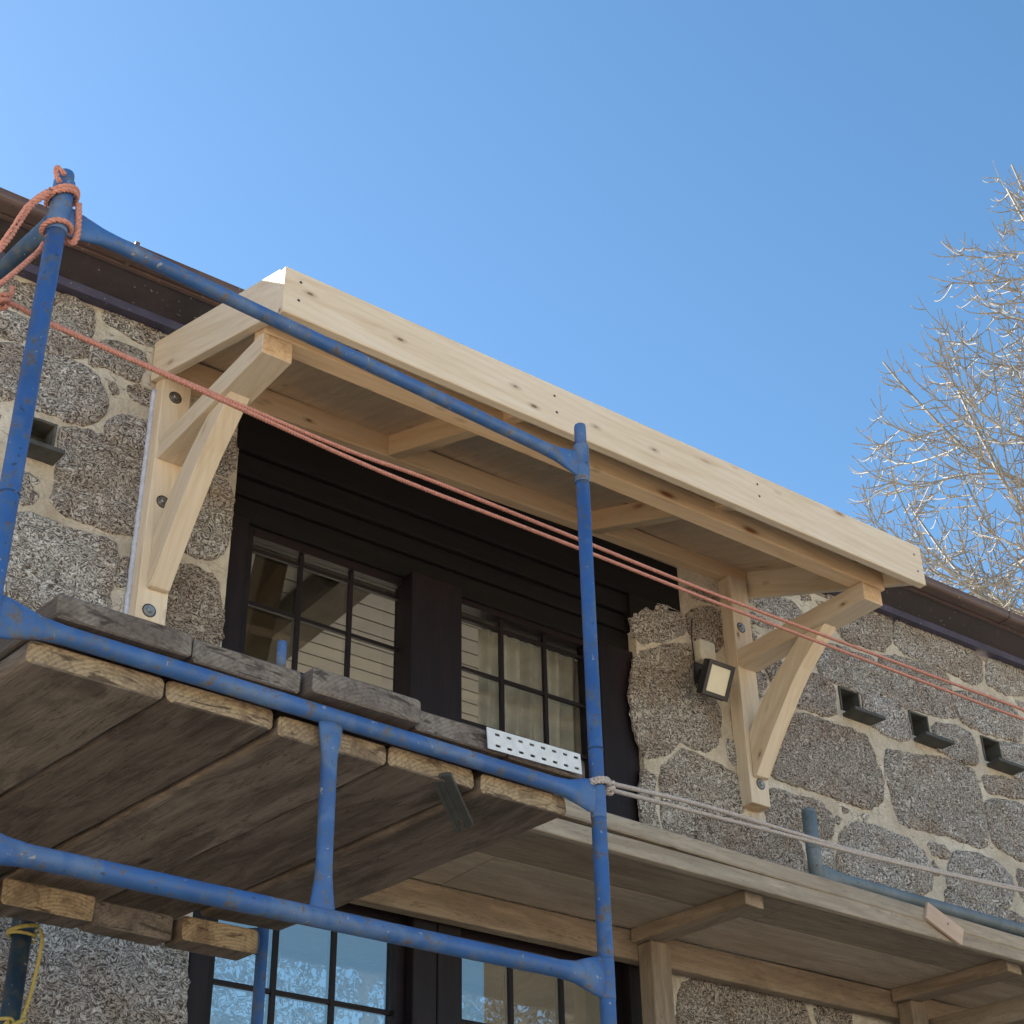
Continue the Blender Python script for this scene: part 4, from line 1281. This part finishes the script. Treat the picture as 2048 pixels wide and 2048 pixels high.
rp = thing('pink_rope', tuple(S3(SL, 0, 4.72)), 'pink twisted rope knotted round the left pole and stretched past the canopy', 'rope')
cL = S3(SL, 0, 0)
P = coil(cL, 0.040, 2.15, 4.80, 4.83, (0.35, -0.2), ph=2.5)
rope('coil', P, 0.0078, 0.036, PINKROPE, rp, fuzz=.15)
P = coil(cL, 0.038, 1.05, 4.690, 4.700, (0.15, -0.15), ph=2.6)
rope('coil', P, 0.0085, 0.040, PINKROPE, rp, fuzz=.15)
rope('strand', [S3(SL-0.045, 0.0, 4.80), S3(SL-0.05, -0.015, 4.79), S3(SL-0.09, 0, 4.72), S3(SL-0.140, 0, 4.555), S3(SL-0.21, 0.02, 4.40), S3(SL-0.36, 0.05, 4.15)], 0.0115, 0.045, PINKROPE, rp, fuzz=.15)
rope('strand', [S3(SL+0.046, -0.012, 4.81), S3(SL+0.050, -0.018, 4.76), S3(SL+0.058, -0.01, 4.70), S3(SL+0.052, 0.0, 4.675), S3(SL+0.04, 0.02, 4.685)], 0.010, 0.045, PINKROPE, rp, fuzz=.15)
rope('strand', [S3(SL-0.01, 0.04, 4.665), S3(SL-0.03, 0.045, 4.61), S3(SL-0.125, 0.04, 4.435), S3(SL-0.22, 0.05, 4.30), S3(SL-0.36, 0.06, 4.12)], 0.0085, 0.040, PINKROPE, rp, fuzz=.15)
rope('strand', [S3(SL-0.02, -0.04, 4.86), S3(SL-0.045, -0.035, 4.875), S3(SL-0.040, -0.03, 4.85), S3(SL-0.03, -0.035, 4.83)], 0.008, 0.045, PINKROPE, rp, fuzz=.15)
# the long double run to the right
kn = Vector((0.966, -2.496, 4.448))
rope('knot', coil(Vector((0.955, -2.50, 0)), 0.016, 2.2, 4.425, 4.465, (0.5, 0), n=10), 0.0078, 0.036, PINKROPE, rp)
rope('knot_tail', [kn, (0.975, -2.51, 4.475), (0.972, -2.515, 4.495)], 0.007, 0.045, PINKROPE, rp)
rope('strand', [S3(-2.5, 0.1, 4.20), (0.80, -2.52, 4.36), tuple(kn), (1.11, -2.456, 4.470), (1.451, -2.367, 4.525), (1.757, -2.295, 4.572), (2.241, -2.192, 4.640), (2.577, -2.127, 4.700), (3.217, -2.017, 4.782), (4.269, -1.862, 4.892), (5.947, -1.665, 5.062), (6.601, -1.600, 5.118), (8.0, -1.42, 5.25), (9.6, -1.15, 5.43), (10.97, -0.845, 5.62)], 0.0078, 0.036, PINKROPE, rp, fuzz=.15)
rope('strand', [(1.10, -2.462, 4.462), (1.44, -2.376, 4.514), (1.76, -2.300, 4.556), (2.245, -2.197, 4.608), (2.6, -2.126, 4.655), (3.216, -2.020, 4.738), (4.370, -1.850, 4.862), (5.933, -1.670, 5.004), (6.584, -1.603, 5.060), (8.0, -1.43, 5.20), (9.6, -1.16, 5.37), (10.97, -0.848, 5.56)], 0.0078, 0.036, PINKROPE, rp, fuzz=.15)

wr = thing('white_rope', tuple(S3(SR, 0, 3.62)), 'greyish white twisted rope tied to the right blue pole at platform height', 'rope')
cR = S3(SR, 0, 0)
rope('coil', coil(cR, 0.035, 2.1, 3.612, 3.632, (0.10, 0.0), ph=0.2), 0.0080, 0.032, WHITEROPE, wr)
rope('knot', coil(S3(SR+0.045, -0.01, 0), 0.013, 2.3, 3.600, 3.640, (0.2, 0), n=10), 0.0078, 0.032, WHITEROPE, wr)
rope('strand', [S3(SR+0.045, -0.01, 3.640), (3.234, -2.274, 3.675), (3.80, -2.09, 3.795), (4.616, -1.821, 3.943), (5.229, -1.653, 4.041), (6.744, -1.300, 4.294), (8.0, -1.08, 4.50), (9.6, -0.95, 4.78), (10.97, -0.845, 5.05)], 0.0085, 0.032, WHITEROPE, wr)
rope('strand', [S3(SR+0.045, -0.01, 3.612), (3.232, -2.274, 3.652), (3.817, -2.070, 3.775), (4.614, -1.825, 3.925), (5.229, -1.655, 4.030), (6.0, -1.47, 4.160), (6.744, -1.302, 4.282), (8.0, -1.08, 4.485), (9.6, -0.95, 4.755), (10.97, -0.848, 5.02)], 0.0080, 0.032, WHITEROPE, wr)

yr = thing('yellow_cord', tuple(S3(-0.965, 1.70, 3.36)), 'thin yellow cord looped round the dark prop at the lower left', 'cord')
cY = S3(-0.965, 1.75, 0)
tube('cord_loop', catmull(coil(cY, 0.047, 1.1, 3.36, 3.385, (0.2, 0)), 0.01), (0.0075, 0.0075), YELLOWROPE, yr, 8)
tube('cord_loop', catmull(coil(cY, 0.044, 1.0, 3.345, 3.36, (-0.1, 0.1)), 0.01), (0.006, 0.006), YELLOWROPE, yr, 8)
tube('cord_tail', catmull([S3(-0.925, 1.705, 3.375), S3(-0.915, 1.70, 3.33), S3(-0.925, 1.695, 3.20), S3(-0.945, 1.69, 3.09), S3(-0.965, 1.69, 3.045), S3(-0.99, 1.69, 3.06), S3(-1.03, 1.70, 3.055)], 0.01), (0.0065, 0.0065), YELLOWROPE, yr, 8)
tube('cord_knot', catmull(coil(S3(-0.975, 1.69, 0), 0.03, 1.6, 3.03, 3.06, (0.5, 0)), 0.01), (0.0065, 0.0065), YELLOWROPE, yr, 8)


# ------------------------------------------------------------------ bare trees
def make_tree_mesh(seed, H=17.0, rad=4.3, maxlev=4, rmin=0.0088, limbs=50):
    rg = random.Random(seed)
    V = []; Fc = []
    cnt = [0]

    def emit(path, radii, sides):
        n = len(path)
        if n < 2: return
        base = len(V)
        for i, p in enumerate(path):
            t = (path[min(i+1, n-1)]-path[max(i-1, 0)]).normalized()
            a = t.orthogonal().normalized(); b2 = t.cross(a)
            r = radii[i]
            for k in range(sides):
                an = 2*math.pi*k/sides
                V.append(p + a*(r*math.cos(an)) + b2*(r*math.sin(an)))
        for i in range(n-1):
            for k in range(sides):
                k2 = (k+1) % sides
                Fc.append((base+i*sides+k, base+i*sides+k2, base+(i+1)*sides+k2, base+(i+1)*sides+k))
        Fc.append(tuple(base+(n-1)*sides+k for k in range(sides)))

    cz = H*0.72
    def outside(p):
        return (p.x**2+p.y**2)/rad**2 + ((p.z-cz)/(H*0.30))**2 > 1.0+0.25*mnoise.noise(p*0.6)

    def grow(p, d, L, r, lev):
        nseg = max(6, int(L/(0.16 if lev > 1 else 0.32)))
        path = [p.copy()]; dirs = [d.copy()]
        d = d.normalized()
        upc = (0.0, 0.13, 0.30, 0.46, 0.50, 0.5)[lev]
        stopped = False
        for i in range(nseg):
            t = i/nseg
            w = 0.055 if lev > 0 else 0.03
            d = d + Vector((rg.gauss(0, w), rg.gauss(0, w), rg.gauss(0, w)*0.7))
            # sag in the middle, sweep up at the tip
            d.z += upc*(t*1.8-0.40) if lev > 0 else 0.04
            d.normalize()
            q = path[-1]+d*(L/nseg)
            if outside(q) and lev > 0 and i > 1:
                stopped = True
                break
            path.append(q); dirs.append(d.copy())
        n = len(path)
        rend = r*(0.34 if lev < 2 else 0.62)
        rad_ = [r+(rend-r)*(i/max(1, n-1)) for i in range(n)]
        emit(path, rad_, 8 if lev == 0 else 6 if lev == 1 else 4 if lev < 4 else 3)
        if lev >= maxlev or cnt[0] > 60000: return
        if lev == 0:
            for q in range(limbs):
                t = 0.34+0.64*q/(limbs-1)
                i = min(n-2, int(t*(n-1)))
                az = q*2.399+rg.uniform(-.3, .3)
                el = math.radians(rg.uniform(8, 34)+t*34)
                dd = Vector((math.cos(az)*math.cos(el), math.sin(az)*math.cos(el), math.sin(el)))
                grow(path[i], dd, rad*(2.25-1.05*t)*rg.uniform(0.85, 1.1), r*0.32*(1-0.5*t), 1)
        else:
            spacing = (0, 0.38, 0.32, 0.28)[lev]
            k = int(L*(n/(nseg+1))/spacing)
            for q in range(k):
                t = 0.18+0.80*(q+rg.random()*0.4)/max(1, k)
                i = min(n-2, max(1, int(t*(n-1))))
                for sgn in ((1, -1) if lev >= 2 else (1 if q % 2 else -1,)):
                    if rg.random() < 0.14: continue
                    dv = dirs[i]
                    side = dv.cross(Vector((rg.gauss(0, 0.5), rg.gauss(0, 0.5), 1))).normalized()*sgn
                    ang = math.radians(rg.uniform(32, 58))
                    dd = dv*math.cos(ang)+side*math.sin(ang)
                    cl = (L*0.48, L*0.42, 0.30)[lev-1]*rg.uniform(0.6, 1.15)*(1.1-0.5*t)
                    if lev >= 3: cl = rg.uniform(0.10, 0.36)
                    cnt[0] += 1
                    grow(path[i], dd, max(0.12, cl), max(rmin, rad_[i]*0.60), lev+1)
        # buds at the twig tip

    grow(Vector((0, 0, 0)), Vector((0, 0, 1)), H*0.92, 0.20, 0)
    print('tree verts', len(V), 'twigs', cnt[0])
    return mesh_from('branches', V, Fc, False)


def tree(loc, rz, me, label, sc=1.0, mat=None):
    M = Matrix.Translation(Vector(loc)) @ Matrix.Rotation(rz, 4, 'Z') @ Matrix.Scale(sc, 4)
    t = put('bare_tree', me, M, None, mat or BARK)
    tag(t, label, 'tree', 'bare winter trees')
    return t

tm = make_tree_mesh(3)
tree((23.15, 5.45, 0.0), 0.4, tm, 'pale bare branched tree rising behind the right end of the gutter', 1.335)
tm2 = make_tree_mesh(8, 15.0, 4.8, 3, 0.016, 26)
tree((14.2, -16.0, 0.0), 1.3, tm2, 'dark bare tree mirrored in the lower left glazed door', 1.0, DARKBARK)
tree((21.5, -18.0, 0.0), 2.6, tm2, 'dark bare tree mirrored in the lower right glazed door', 1.1, DARKBARK)

print('objects', len(bpy.data.objects))
